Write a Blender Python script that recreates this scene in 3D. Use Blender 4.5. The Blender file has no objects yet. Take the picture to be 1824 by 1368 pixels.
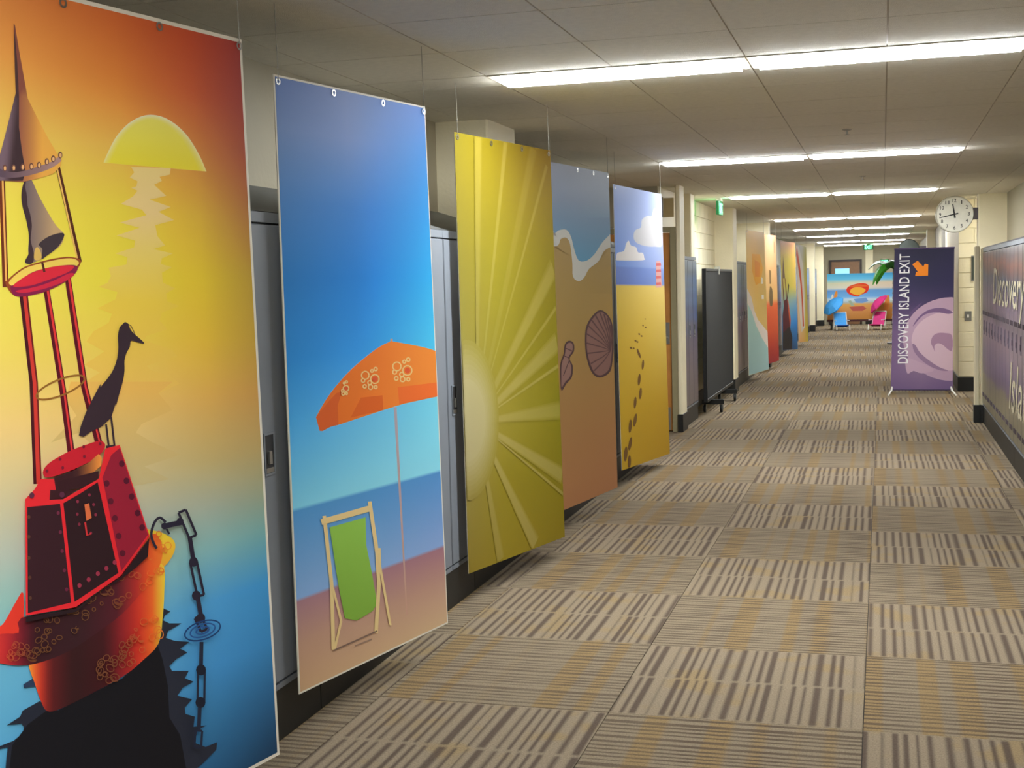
import bpy, bmesh, math, random
from mathutils import Vector, Matrix
from mathutils.geometry import tessellate_polygon

random.seed(7)
S = bpy.context.scene
C = S.collection

# ------------------------------------------------------------------ camera
F_PX, YAW, PITCH, ROLL, CAM_H = 2273.5, 0.2838, -0.0773, -0.0259, 1.595
cyw, syw, cpt, spt = math.cos(YAW), math.sin(YAW), math.cos(PITCH), math.sin(PITCH)
FWD = Vector((-syw * cpt, cyw * cpt, spt))
RGT = Vector((cyw, syw, 0))
UPV = RGT.cross(FWD)
cr, sr = math.cos(ROLL), math.sin(ROLL)
R2 = RGT * cr + UPV * sr
U2 = UPV * cr - RGT * sr
EYE = Vector((0, 0, CAM_H))
cam_d = bpy.data.cameras.new('camera')
cam = bpy.data.objects.new('camera', cam_d)
C.objects.link(cam)
cam_d.sensor_width = 36.0
cam_d.sensor_fit = 'HORIZONTAL'
cam_d.lens = F_PX / 1824 * 36.0
cam_d.clip_end = 200
m = Matrix((R2, U2, -FWD)).transposed().to_4x4()
m.translation = EYE
cam.matrix_world = m
S.camera = cam

# ------------------------------------------------------------------ world, exposure
LAMP = 9.0                       # strength of the fluorescent lenses
w = bpy.data.worlds.new('world')
S.world = w
w.use_nodes = True
w.node_tree.nodes['Background'].inputs[0].default_value = (0.5, 0.48, 0.44, 1)
w.node_tree.nodes['Background'].inputs[1].default_value = 0.05
vs = S.view_settings
vs.view_transform = 'Standard'
vs.look = 'None'
vs.gamma = 1
vs.use_curve_mapping = False
vs.exposure = 2.68

# ------------------------------------------------------------------ dimensions
HC = 2.589                       # ceiling height
LF, RF = -2.06, 1.02             # locker faces left / right
LW, RW = -2.60, 1.50             # walls behind the lockers
Y0, Y1 = -6.0, 44.0              # corridor ends
XG = -0.588                      # seam between the paired fixtures
ROWS = [-3.80, 1.04, 5.885, 10.70, 15.64, 22.32, 27.2, 32.04, 37.38, 41.6]


# ------------------------------------------------------------------ helpers
def s2l(v):
    v = v / 255.0
    return v / 12.92 if v <= 0.04045 else ((v + 0.055) / 1.055) ** 2.4


def lin(c):
    return (s2l(c[0]), s2l(c[1]), s2l(c[2]), 1.0)


MATS = {}


def mat(name, rgb, rough=0.6, metal=0.0, spec=0.4, var=0.06, scale=14.0, bump=0.0, emit=0.0, coat=0.0):
    if name in MATS:
        return MATS[name]
    mt = bpy.data.materials.new(name)
    mt.use_nodes = True
    nt = mt.node_tree
    b = nt.nodes['Principled BSDF']
    b.inputs['Roughness'].default_value = rough
    b.inputs['Metallic'].default_value = metal
    b.inputs['Specular IOR Level'].default_value = spec
    if coat:
        b.inputs['Coat Weight'].default_value = coat
        b.inputs['Coat Roughness'].default_value = 0.25
    col = lin(rgb)
    if emit:
        b.inputs['Base Color'].default_value = col
        b.inputs['Emission Color'].default_value = col
        b.inputs['Emission Strength'].default_value = emit
    else:
        tc = nt.nodes.new('ShaderNodeTexCoord')
        nz = nt.nodes.new('ShaderNodeTexNoise')
        nz.inputs['Scale'].default_value = scale
        nz.inputs['Detail'].default_value = 3
        mr = nt.nodes.new('ShaderNodeMapRange')
        mr.inputs[1].default_value = 0.25
        mr.inputs[2].default_value = 0.75
        mr.inputs[3].default_value = 1 - var
        mr.inputs[4].default_value = 1 + var
        mx = nt.nodes.new('ShaderNodeVectorMath')
        mx.operation = 'SCALE'
        mx.inputs[0].default_value = col[:3]
        nt.links.new(tc.outputs['Object'], nz.inputs['Vector'])
        nt.links.new(nz.outputs['Fac'], mr.inputs[0])
        nt.links.new(mr.outputs[0], mx.inputs['Scale'])
        nt.links.new(mx.outputs[0], b.inputs['Base Color'])
        if bump:
            bp = nt.nodes.new('ShaderNodeBump')
            bp.inputs['Strength'].default_value = bump
            bp.inputs['Distance'].default_value = 0.01
            n2 = nt.nodes.new('ShaderNodeTexNoise')
            n2.inputs['Scale'].default_value = scale * 9
            n2.inputs['Detail'].default_value = 2
            nt.links.new(tc.outputs['Object'], n2.inputs['Vector'])
            nt.links.new(n2.outputs['Fac'], bp.inputs['Height'])
            nt.links.new(bp.outputs[0], b.inputs['Normal'])
    MATS[name] = mt
    return mt


def print_mat(name, rough=0.5, spec=0.12):
    """printed artwork: ink colour comes from the mesh's colour attribute"""
    if name in MATS:
        return MATS[name]
    mt = bpy.data.materials.new(name)
    mt.use_nodes = True
    nt = mt.node_tree
    b = nt.nodes['Principled BSDF']
    b.inputs['Roughness'].default_value = rough
    b.inputs['Specular IOR Level'].default_value = spec
    a = nt.nodes.new('ShaderNodeAttribute')
    a.attribute_name = 'Ink'
    nt.links.new(a.outputs['Color'], b.inputs['Base Color'])
    MATS[name] = mt
    return mt


def box(bm, x0, x1, y0, y1, z0, z1):
    vv = [bm.verts.new(p) for p in ((x0, y0, z0), (x1, y0, z0), (x1, y1, z0), (x0, y1, z0),
                                    (x0, y0, z1), (x1, y0, z1), (x1, y1, z1), (x0, y1, z1))]
    for f in ((0, 3, 2, 1), (4, 5, 6, 7), (0, 1, 5, 4), (1, 2, 6, 5), (2, 3, 7, 6), (3, 0, 4, 7)):
        bm.faces.new([vv[i] for i in f])


def prism(bm, pts, axis, a, b):
    """extrude a 2-D outline along an axis (0 x, 1 y, 2 z) from a to b"""
    def mk(p, t):
        if axis == 0:
            return (t, p[0], p[1])
        if axis == 1:
            return (p[0], t, p[1])
        return (p[0], p[1], t)
    A = [bm.verts.new(mk(p, a)) for p in pts]
    B = [bm.verts.new(mk(p, b)) for p in pts]
    n = len(pts)
    bm.faces.new(A)
    bm.faces.new(list(reversed(B)))
    for i in range(n):
        bm.faces.new((A[i], A[(i + 1) % n], B[(i + 1) % n], B[i]))


def tube(bm, path, r, n=8, cap=True):
    pts = [Vector(p) for p in path]
    rings = []
    for i, p in enumerate(pts):
        t = (pts[min(i + 1, len(pts) - 1)] - pts[max(i - 1, 0)]).normalized()
        a = t.orthogonal().normalized() if i == 0 else (pa - t * pa.dot(t)).normalized()
        pa = a
        b = t.cross(a)
        rr = r[i] if isinstance(r, (list, tuple)) else r
        rings.append([bm.verts.new(p + (a * math.cos(2 * math.pi * k / n) + b * math.sin(2 * math.pi * k / n)) * rr) for k in range(n)])
    for i in range(len(rings) - 1):
        for k in range(n):
            bm.faces.new((rings[i][k], rings[i][(k + 1) % n], rings[i + 1][(k + 1) % n], rings[i + 1][k]))
    if cap:
        bm.faces.new(list(reversed(rings[0])))
        bm.faces.new(rings[-1])


def lathe(bm, prof, n=32, axis='z', cen=(0, 0, 0)):
    """profile of (radius, height) turned about an axis"""
    rings = []
    for r, h in prof:
        ring = []
        for k in range(n):
            a = 2 * math.pi * k / n
            if axis == 'z':
                p = (r * math.cos(a), r * math.sin(a), h)
            elif axis == 'y':
                p = (r * math.cos(a), h, r * math.sin(a))
            else:
                p = (h, r * math.cos(a), r * math.sin(a))
            ring.append(bm.verts.new(Vector(p) + Vector(cen)))
        rings.append(ring)
    for i in range(len(rings) - 1):
        for k in range(n):
            bm.faces.new((rings[i][k], rings[i][(k + 1) % n], rings[i + 1][(k + 1) % n], rings[i + 1][k]))
    bm.faces.new(rings[0])
    bm.faces.new(rings[-1])


def obj(name, bm, material, parent=None, bevel=0.0, smooth=False, loc=None):
    if isinstance(bm, bmesh.types.BMesh):
        bmesh.ops.recalc_face_normals(bm, faces=bm.faces[:])
        if bevel:
            bmesh.ops.bevel(bm, geom=bm.edges[:], offset=bevel, segments=1, affect='EDGES', clamp_overlap=True)
        me = bpy.data.meshes.new(name)
        bm.to_mesh(me)
        bm.free()
    else:
        me = bm
    if material and not me.materials:
        me.materials.append(material)
    if smooth:
        for p in me.polygons:
            p.use_smooth = True
        me.set_sharp_from_angle(angle=math.radians(35))
    o = bpy.data.objects.new(name, me)
    C.objects.link(o)
    if parent:
        o.parent = parent
    if loc:
        o.location = loc
    return o


def B(*boxes):
    bm = bmesh.new()
    for b in boxes:
        box(bm, *b)
    return bm


def tag(o, label=None, cat=None, group=None, kind=None):
    if label:
        o['label'] = label
    if cat:
        o['category'] = cat
    if group:
        o['group'] = group
    if kind:
        o['kind'] = kind
    return o


def thing(name, label, cat, loc=(0, 0, 0), rz=0.0, group=None):
    o = bpy.data.objects.new(name, None)
    o.empty_display_size = 0.1
    C.objects.link(o)
    o.location = loc
    o.rotation_euler = (0, 0, rz)
    return tag(o, label, cat, group)


def struct(name, bm, m, label=None, parent=None, bevel=0.0):
    o = obj(name, bm, m, parent, bevel)
    if not parent:
        o['kind'] = 'structure'
    if label:
        o['label'] = label
    return o


def px_ray(x, y):
    return R2 * ((x - 912) / F_PX) + U2 * (-(y - 684) / F_PX) + FWD


def text_mesh(body, sx, sy, shear=0.0, bold=0.0, extr=0.0):
    """font outline as a mesh in the xy plane, scaled to a given width and cap height"""
    cu = bpy.data.curves.new('letters', 'FONT')
    cu.body = body
    cu.shear = shear
    cu.offset = bold
    cu.extrude = 0.0
    cu.resolution_u = 3
    ob = bpy.data.objects.new('letters', cu)
    C.objects.link(ob)
    dg = bpy.context.evaluated_depsgraph_get()
    dg.update()
    me = bpy.data.meshes.new_from_object(ob.evaluated_get(dg))
    bpy.data.objects.remove(ob)
    xs = [v.co.x for v in me.vertices]
    x0, x1 = min(xs), max(xs)
    for v in me.vertices:
        v.co.x = (v.co.x - x0) / (x1 - x0) * sx
        v.co.y = v.co.y / 0.69 * sy
    me.materials.clear()
    return me


# ------------------------------------------------------------------ materials
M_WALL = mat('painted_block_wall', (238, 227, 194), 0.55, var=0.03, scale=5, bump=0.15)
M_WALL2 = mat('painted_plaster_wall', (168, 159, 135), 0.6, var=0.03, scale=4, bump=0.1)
M_CEIL = mat('mineral_ceiling_tile', (240, 235, 222), 0.85, var=0.04, scale=30, bump=0.5, spec=0.2)
M_TEE = mat('ceiling_tee_enamel', (198, 190, 176), 0.5, var=0.03)
M_SUB = mat('carpet_backing', (52, 46, 40), 0.9, var=0.1)
M_BLACK = mat('black_rubber_base', (30, 30, 29), 0.45, var=0.1)
M_LOCK = mat('grey_locker_enamel', (122, 128, 136), 0.42, var=0.04, scale=8)
M_LOCKTOP = mat('locker_slope_enamel', (96, 98, 97), 0.5, var=0.04)
M_DARK = mat('dark_pocket_steel', (46, 46, 48), 0.5, var=0.1)
M_CHROME = mat('brushed_steel', (190, 188, 182), 0.32, metal=0.9, var=0.05)
M_FRAME = mat('white_fixture_enamel', (214, 206, 188), 0.45, var=0.02)
M_LENS = mat('lit_fluorescent_lens', (247, 252, 255), 0.4, emit=LAMP)
M_BOARD = mat('white_foam_board', (236, 230, 214), 0.5, var=0.02)
M_WOOD = mat('oak_door_veneer', (190, 128, 62), 0.45, var=0.14, scale=6)
M_DFRAME = mat('olive_metal_door_frame', (150, 140, 106), 0.5, var=0.04)
M_DARKWOOD = mat('dark_brown_door_frame', (52, 36, 28), 0.5, var=0.08)
M_WHITE = mat('white_plastic', (232, 230, 222), 0.4, var=0.02)
M_INKB = mat('black_ink', (34, 32, 32), 0.5, var=0.02)
M_WIRE = mat('hanging_wire', (150, 146, 136), 0.45, metal=0.5, var=0.02)
M_BLKBOARD = mat('charcoal_felt_board', (27, 27, 25), 0.9, var=0.12, scale=40)
M_GREY = mat('grey_plastic', (120, 118, 112), 0.5, var=0.04)
P_MAT = print_mat('poster_ink')
W_MAT = print_mat('locker_wrap_vinyl', 0.3, 0.5)


# carpet: two weaves, stripes along the corridor and stripes across it
def carpet(name, along):
    mt = bpy.data.materials.new(name)
    mt.use_nodes = True
    nt = mt.node_tree
    N, L = nt.nodes, nt.links
    b = N['Principled BSDF']
    b.inputs['Roughness'].default_value = 0.95
    b.inputs['Specular IOR Level'].default_value = 0.1

    def mth(op, a, c=None, d=None, clamp=False):
        n = N.new('ShaderNodeMath')
        n.operation = op
        n.use_clamp = clamp
        for i, v in enumerate((a, c, d)):
            if v is None:
                continue
            if isinstance(v, (int, float)):
                n.inputs[i].default_value = v
            else:
                L.new(v, n.inputs[i])
        return n.outputs[0]

    def n1(wv, scale=1.0, det=0.0):
        n = N.new('ShaderNodeTexNoise')
        n.noise_dimensions = '1D'
        n.inputs['Scale'].default_value = scale
        n.inputs['Detail'].default_value = det
        L.new(wv, n.inputs['W'])
        return n.outputs['Fac']

    def sm(v, a, c):
        n = N.new('ShaderNodeMapRange')
        n.interpolation_type = 'SMOOTHSTEP'
        L.new(v, n.inputs[0])
        n.inputs[1].default_value = a
        n.inputs[2].default_value = c
        return n.outputs[0]

    def mix(fac, a, c):
        n = N.new('ShaderNodeMix')
        n.data_type = 'RGBA'
        if isinstance(fac, float):
            n.inputs['Factor'].default_value = fac
        else:
            L.new(fac, n.inputs['Factor'])
        for k, v in (('A', a), ('B', c)):
            s = [i for i in n.inputs if i.name == k and i.type == 'RGBA'][0]
            if isinstance(v, tuple):
                s.default_value = lin(v)
            else:
                L.new(v, s)
        return [o for o in n.outputs if o.type == 'RGBA'][0]

    tc = N.new('ShaderNodeTexCoord')
    sp = N.new('ShaderNodeSeparateXYZ')
    L.new(tc.outputs['Object'], sp.inputs[0])
    oi = N.new('ShaderNodeObjectInfo')
    rnd = oi.outputs['Random']
    x, y = sp.outputs[0], sp.outputs[1]
    fib = N.new('ShaderNodeTexNoise')
    fib.inputs['Scale'].default_value = 160
    fib.inputs['Detail'].default_value = 2
    L.new(tc.outputs['Object'], fib.inputs['Vector'])
    blot = N.new('ShaderNodeTexNoise')
    blot.noise_dimensions = '4D'
    blot.inputs['Scale'].default_value = 5.5
    blot.inputs['Detail'].default_value = 1.5
    L.new(tc.outputs['Object'], blot.inputs['Vector'])
    L.new(mth('MULTIPLY', rnd, 37.0), blot.inputs['W'])
    if along:
        band = mth('FLOOR', mth('DIVIDE', y, 0.457))
        seed = mth('ADD', mth('MULTIPLY', band, 0.13), mth('MULTIPLY', rnd, 71.0))
        wob = n1(mth('ADD', mth('MULTIPLY', x, 7.0), seed))
        ph = mth('ADD', mth('MULTIPLY', x, 21.5), mth('ADD', mth('MULTIPLY', wob, 0.8), seed))
        tri = mth('ABSOLUTE', mth('SUBTRACT', mth('FRACT', ph), 0.5))
        wid = n1(mth('ADD', mth('MULTIPLY', x, 15.0), mth('MULTIPLY', seed, 1.7)))
        k = mth('SUBTRACT', tri, mth('SUBTRACT', mth('MULTIPLY', wid, 0.42), 0.01))
        stripe = mth('SUBTRACT', 1.0, sm(k, -0.2, 0.16))
        yb = mth('ABSOLUTE', mth('SUBTRACT', mth('FRACT', mth('DIVIDE', y, 0.457)), 0.5))
        stripe = mth('MULTIPLY', stripe, mth('SUBTRACT', 1.0, mth('MULTIPLY', sm(yb, 0.45, 0.495), 0.75)))
        must = mth('MULTIPLY', sm(blot.outputs['Fac'], 0.52, 0.66), 0.42)
        base = mix(must, (140, 125, 104), (148, 122, 72))
        colr = mix(mth('MULTIPLY', stripe, 0.92), base, (84, 71, 61))
    else:
        seed = mth('MULTIPLY', rnd, 71.0)
        wob = n1(mth('ADD', mth('MULTIPLY', y, 6.0), seed))
        ph = mth('ADD', mth('MULTIPLY', y, 25.0), mth('MULTIPLY', wob, 1.2))
        tri = mth('ABSOLUTE', mth('SUBTRACT', mth('FRACT', ph), 0.5))
        wid = n1(mth('ADD', mth('MULTIPLY', y, 19.0), mth('MULTIPLY', seed, 1.3)))
        xb = mth('FLOOR', mth('DIVIDE', x, 0.457))
        part = n1(mth('ADD', mth('MULTIPLY', x, 4.2), mth('ADD', seed, mth('MULTIPLY', xb, 5.0))))
        k = mth('SUBTRACT', tri, mth('MULTIPLY', wid, 0.36))
        stripe = mth('SUBTRACT', 1.0, sm(k, -0.04, 0.12))
        mcol = n1(mth('ADD', mth('MULTIPLY', x, 8.5), mth('MULTIPLY', seed, 2.1)))
        must = mth('MULTIPLY', sm(mcol, 0.5, 0.62), 0.55)
        base = mix(must, (135, 121, 100), (142, 113, 62))
        colr = mix(mth('MULTIPLY', stripe, mth('ADD', 0.45, mth('MULTIPLY', part, 0.6))), base, (88, 74, 60))
    fb = N.new('ShaderNodeMapRange')
    L.new(fib.outputs['Fac'], fb.inputs[0])
    fb.inputs[1].default_value = 0.3
    fb.inputs[2].default_value = 0.7
    fb.inputs[3].default_value = 0.8
    fb.inputs[4].default_value = 1.2
    sc = N.new('ShaderNodeVectorMath')
    sc.operation = 'SCALE'
    L.new(colr, sc.inputs[0])
    L.new(fb.outputs[0], sc.inputs['Scale'])
    L.new(sc.outputs[0], b.inputs['Base Color'])
    bp = N.new('ShaderNodeBump')
    bp.inputs['Strength'].default_value = 0.5
    bp.inputs['Distance'].default_value = 0.004
    L.new(fib.outputs['Fac'], bp.inputs['Height'])
    L.new(bp.outputs[0], b.inputs['Normal'])
    return mt


M_CARA = carpet('carpet_lengthwise_stripe', True)
M_CARB = carpet('carpet_crosswise_stripe', False)

# ------------------------------------------------------------------ floor
floor = struct('floor', B((LW - 0.9, RW + 2.2, Y0, Y1 + 0.3, -0.12, -0.006)), M_SUB, 'corridor floor of striped grey and tan carpet tiles')
TX0, TY0, TS = -0.0718, 4.548, 0.914
cache = {}
iy0, iy1 = math.floor((1.8 - TY0) / TS), math.ceil((Y1 - TY0) / TS)


def carpet_piece(bm, i, j, xa, xb):
    g = 0.0016
    box(bm, xa + g, xb - g, g, TS - g, -0.006, 0.0)


for j in range(iy0, iy1):
    for i in range(-3, 3):
        xs, xe = TX0 + i * TS, TX0 + (i + 1) * TS
        ca, cb = max(xs, LF - 0.04), min(xe, 1.06)
        if cb - ca < 0.02:
            continue
        along = (i + j) % 2 == 1
        key = (i, along)
        if key not in cache:
            bm = bmesh.new()
            carpet_piece(bm, i, j, ca - xs, cb - xs)
            bmesh.ops.recalc_face_normals(bm, faces=bm.faces[:])
            me = bpy.data.meshes.new('carpet_tile')
            bm.to_mesh(me)
            bm.free()
            me.materials.append(M_CARA if along else M_CARB)
            cache[key] = me
        o = bpy.data.objects.new('carpet_tile', cache[key])
        C.objects.link(o)
        o.parent = floor
        o.location = (xs, TY0 + j * TS, 0)
# the floor behind the viewer and in the side openings
for nm, bx in (('carpet_field', (LW - 0.9, 1.06, Y0, TY0 + iy0 * TS, -0.006, 0.0)),
               ('carpet_field', (1.06, RW + 2.2, 14.4, 22.0, -0.006, 0.0)),
               ('carpet_field', (LW - 0.9, LF - 0.04, 10.8, Y1, -0.006, 0.0))):
    tag(obj(nm, B(bx), M_CARB, floor), kind='stuff')

# ------------------------------------------------------------------ ceiling
CT = 0.007
ceil = struct('ceiling', B((LW - 0.9, RW + 2.2, Y0, Y1 + 0.3, HC + 0.03, HC + 0.15)), M_TEE, 'suspended ceiling of square cream acoustic tiles in a tee grid')
xl = [XG + 0.61 * k for k in range(-5, 5)]
segs = []                                     # tile bands along the corridor, broken by the fixtures
edges = ROWS
FW = 0.305
for a, bnd in zip([Y0 - 1] + [r + FW for r in edges], edges + [Y1]):
    n = max(1, round((bnd - a) / 0.65))
    for k in range(n):
        ya, yb = a + (bnd - a) * k / n, a + (bnd - a) * (k + 1) / n
        if yb > Y0:
            segs.append((ya, yb, False))
for r in edges:
    segs.append((r, r + FW, True))
tiles_near, rest = [], bmesh.new()
tile_mesh = {}
cands = []
for ya, yb, lit in segs:
    for a, bnd in zip(xl[:-1], xl[1:]):
        if lit and XG - 1.23 < (a + bnd) / 2 < XG + 1.23:
            continue
        a2, b2 = max(a, LW - 0.01), min(bnd, RW + 0.01)
        if b2 - a2 < 0.05:
            continue
        cands.append((ya, yb, a2, b2))
cands.sort(key=lambda t: abs(t[0] - 3.6) if t[0] > 3.6 else 200)
for k, (ya, yb, a, bnd) in enumerate(cands):
    if k < 290 and ya > 3.4:
        key = (round(yb - ya, 3), round(bnd - a, 3))
        if key not in tile_mesh:
            g = CT / 2
            bm = B((g, bnd - a - g, g, yb - ya - g, 0.0, 0.028))
            bmesh.ops.recalc_face_normals(bm, faces=bm.faces[:])
            me = bpy.data.meshes.new('ceiling_tile')
            bm.to_mesh(me)
            bm.free()
            me.materials.append(M_CEIL)
            tile_mesh[key] = me
        o = bpy.data.objects.new('ceiling_tile', tile_mesh[key])
        C.objects.link(o)
        o.parent = ceil
        o.location = (a, ya, HC)
    else:
        g = CT / 2
        box(rest, a + g, bnd - g, ya + g, yb - g, HC, HC + 0.028)
for a, bnd, c0, d0 in ((RW, RW + 2.2, 14.3, 22.0), (LW - 0.9, LW, 10.8, 19.0)):
    yy = c0
    while yy < d0:
        box(rest, a, bnd, yy + 0.006, min(yy + 0.644, d0), HC, HC + 0.028)
        yy += 0.65
tag(obj('distant_ceiling_tiles', rest, M_CEIL, ceil), kind='stuff')
for k, a in enumerate(xl):
    if LW < a < RW:
        obj('main_tee', B((a - 0.011, a + 0.011, Y0, Y1, HC + 0.005, HC + 0.03)), M_TEE, ceil)

# ------------------------------------------------------------------ fixtures
ORD = ['nearest', 'second', 'third', 'fourth', 'fifth', 'sixth', 'seventh', 'farthest']


def fixture(x, y, label):
    t = thing('ceiling_light', label, 'ceiling light', (x, y, HC), 0, 'fluorescent panels along the corridor ceiling')
    W, D = 1.21, FW
    fr, fe = 0.022, 0.036
    bm = bmesh.new()
    box(bm, 0, W, 0, fr, -0.005, 0.03)
    box(bm, 0, W, D - fr, D, -0.005, 0.03)
    box(bm, 0, fe, fr, D - fr, -0.005, 0.03)
    box(bm, W - fe, W, fr, D - fr, -0.005, 0.03)
    obj('frame', bm, M_FRAME, t)
    bm = bmesh.new()
    z0, zi = 0.012, -0.021
    g = 0.012
    prism(bm, [(fr, z0), (D - fr, z0), (D - fr, -0.004), (D - fr - g, zi), (fr + g, zi), (fr, -0.004)], 0, fe, W - fe)
    obj('lens', bm, M_LENS, t)
    for k in range(2):
        obj('latch', B((0.004 + k * (W - 0.03), 0.026 + k * (W - 0.03), D - 0.021, D - 0.003, -0.010, -0.005)), M_CHROME, t)
    return t


for n, r in enumerate(ROWS):
    if n < 2:
        lb = [('left lit ceiling panel of the row behind the viewer', 'right lit ceiling panel of the row behind the viewer'),
              ('left lit ceiling panel of the row above the viewer', 'right lit ceiling panel of the row above the viewer')][n]
    else:
        lb = ('left lit fluorescent panel of the %s row down the corridor' % ORD[n - 2], 'right lit fluorescent panel of the %s row down the corridor' % ORD[n - 2])
    fixture(XG - 1.215, r, lb[0])
    fixture(XG + 0.005, r, lb[1])

SIDE = thing('ceiling_light', 'added lit ceiling panel hidden in the side opening on the right', 'ceiling light', (1.78, 17.74, HC), 0)  # unseen lamp added to brighten the wall end behind the banner
obj('frame', B((0, 0.62, 0, 0.022, -0.005, 0.03), (0, 0.62, 0.283, 0.305, -0.005, 0.03), (0, 0.022, 0.022, 0.283, -0.005, 0.03), (0.598, 0.62, 0.022, 0.283, -0.005, 0.03)), M_FRAME, SIDE)
obj('lens', B((0.022, 0.598, 0.022, 0.283, -0.021, 0.012)), M_LENS, SIDE)

# ceiling fittings
vx = thing('ceiling_vent', 'narrow slotted air vent in the ceiling beyond the second light row', 'air vent', (XG - 0.75, 11.12, HC))
obj('frame', B((0, 0.6, 0, 0.012, -0.008, 0.003), (0, 0.6, 0.118, 0.13, -0.008, 0.003), (0, 0.012, 0.012, 0.118, -0.008, 0.003), (0.588, 0.6, 0.012, 0.118, -0.008, 0.003)), M_FRAME, vx)
obj('backing', B((0.012, 0.588, 0.012, 0.118, -0.002, 0.003)), M_INKB, vx)
for k in range(3):
    obj('slat', B((0.012, 0.588, 0.03 + k * 0.03, 0.042 + k * 0.03, -0.007, -0.002)), M_FRAME, vx)
for (sx, sy, lb) in ((XG + 0.36, 9.05, 'small sprinkler head in the ceiling between the first two light rows'),
                     (XG + 0.40, 13.3, 'small sprinkler head in the ceiling between the second and third light rows')):
    t = thing('sprinkler_head', lb, 'sprinkler', (sx, sy, HC), 0, 'ceiling sprinklers')
    bm = bmesh.new()
    lathe(bm, [(0.034, 0.0), (0.034, -0.004), (0.018, -0.012)], 16)
    obj('escutcheon', bm, M_CHROME, t, smooth=True)
    bm = bmesh.new()
    lathe(bm, [(0.007, -0.012), (0.007, -0.035), (0.017, -0.036), (0.017, -0.039)], 12)
    obj('deflector', bm, M_CHROME, t)

# ------------------------------------------------------------------ walls


def block_wall(parent, axis, fixed, a0, a1, z0, z1, out, bl=0.40, bh=0.2):
    """painted masonry units standing 4 mm proud of their joints; axis = running direction"""
    n = 0
    z = z0
    row = 0
    cachem = {}
    while z < z1 - 0.02:
        zt = min(z + bh, z1)
        a = a0 - (bl / 2 if row % 2 else 0)
        while a < a1 - 0.01:
            s, e = max(a, a0), min(a + bl, a1)
            if e - s > 0.03:
                key = (round(e - s, 3), round(zt - z, 3))
                if key not in cachem:
                    g = 0.004
                    if axis == 1:
                        bm = B((0, 0.012, g, e - s - g, g, zt - z - g))
                    else:
                        bm = B((g, e - s - g, 0, 0.012, g, zt - z - g))
                    bmesh.ops.recalc_face_normals(bm, faces=bm.faces[:])
                    bmesh.ops.bevel(bm, geom=bm.edges[:], offset=0.003, segments=1, affect='EDGES')
                    me = bpy.data.meshes.new('masonry_block')
                    bm.to_mesh(me)
                    bm.free()
                    me.materials.append(M_WALL)
                    cachem[key] = me
                o = bpy.data.objects.new('masonry_block', cachem[key])
                C.objects.link(o)
                o.parent = parent
                off = 0 if out > 0 else -0.012
                o.location = (fixed + off, s, z) if axis == 1 else (s, fixed + off, z)
            a += bl
        z = zt
        row += 1


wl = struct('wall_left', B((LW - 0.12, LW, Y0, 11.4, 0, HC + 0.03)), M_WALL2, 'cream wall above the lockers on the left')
# alcove with the wooden door
struct('wall_left_alcove', B((LW - 0.9, LW - 0.12, 11.3, 11.4, 0, HC + 0.03), (LW - 1.0, LW - 0.9, 11.3, 13.6, 0, HC + 0.03)), M_WALL2, 'walls of the door alcove on the left')
XA = -2.25                                # wall plane beyond the alcove
wl2 = struct('wall_left_beyond_alcove', B((XA - 0.5, XA - 0.012, 13.42, 18.55, 0, HC + 0.03)), M_WALL, 'painted block wall on the left behind the black rolling board')
block_wall(wl2, 1, XA - 0.012, 14.74, 18.0, 0.2, HC, 1)
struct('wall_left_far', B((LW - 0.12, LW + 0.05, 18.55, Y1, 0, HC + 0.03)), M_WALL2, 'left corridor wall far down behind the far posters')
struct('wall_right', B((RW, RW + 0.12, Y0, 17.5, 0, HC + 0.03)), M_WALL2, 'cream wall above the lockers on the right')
wr2 = struct('wall_right_beyond_opening', B((0.992, RW + 2.3, 18.312, 22.3, 0, HC + 0.03)), M_WALL, 'cream block wall end on the right behind the purple banner')
block_wall(wr2, 0, 18.312, 0.98, 1.9, 0.2, HC, -1)
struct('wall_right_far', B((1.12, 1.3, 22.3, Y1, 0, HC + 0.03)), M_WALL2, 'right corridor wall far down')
struct('wall_right_opening', B((RW + 0.12, RW + 2.3, 17.38, 17.5, 0, HC + 0.03), (RW + 2.2, RW + 2.3, 17.5, 18.3, 0, HC + 0.03)), M_WALL2, 'walls of the side opening on the right')
struct('wall_end', B((LW, RW + 0.2, Y1, Y1 + 0.15, 0, HC + 0.03)), M_WALL2, 'end wall of the corridor')
struct('wall_behind_viewer', B((LW, RW, Y0 - 0.12, Y0, 0, HC + 0.03)), M_WALL2, 'corridor wall behind the viewer')


def column(n, x0, x1, y0, y1, label, base=True, z1=HC):
    c = struct('trim_%d' % n, B((x0, x1, y0, y1, 0.0, z1 + (0.02 if z1 == HC else 0))), M_WALL, label, bevel=0.012)
    if base:
        g = 0.006
        obj('base', B((x0 - g, x1 + g, y0 - g, y1 + g, 0, 0.19)), M_BLACK, c, bevel=0.003)
    return c


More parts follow.
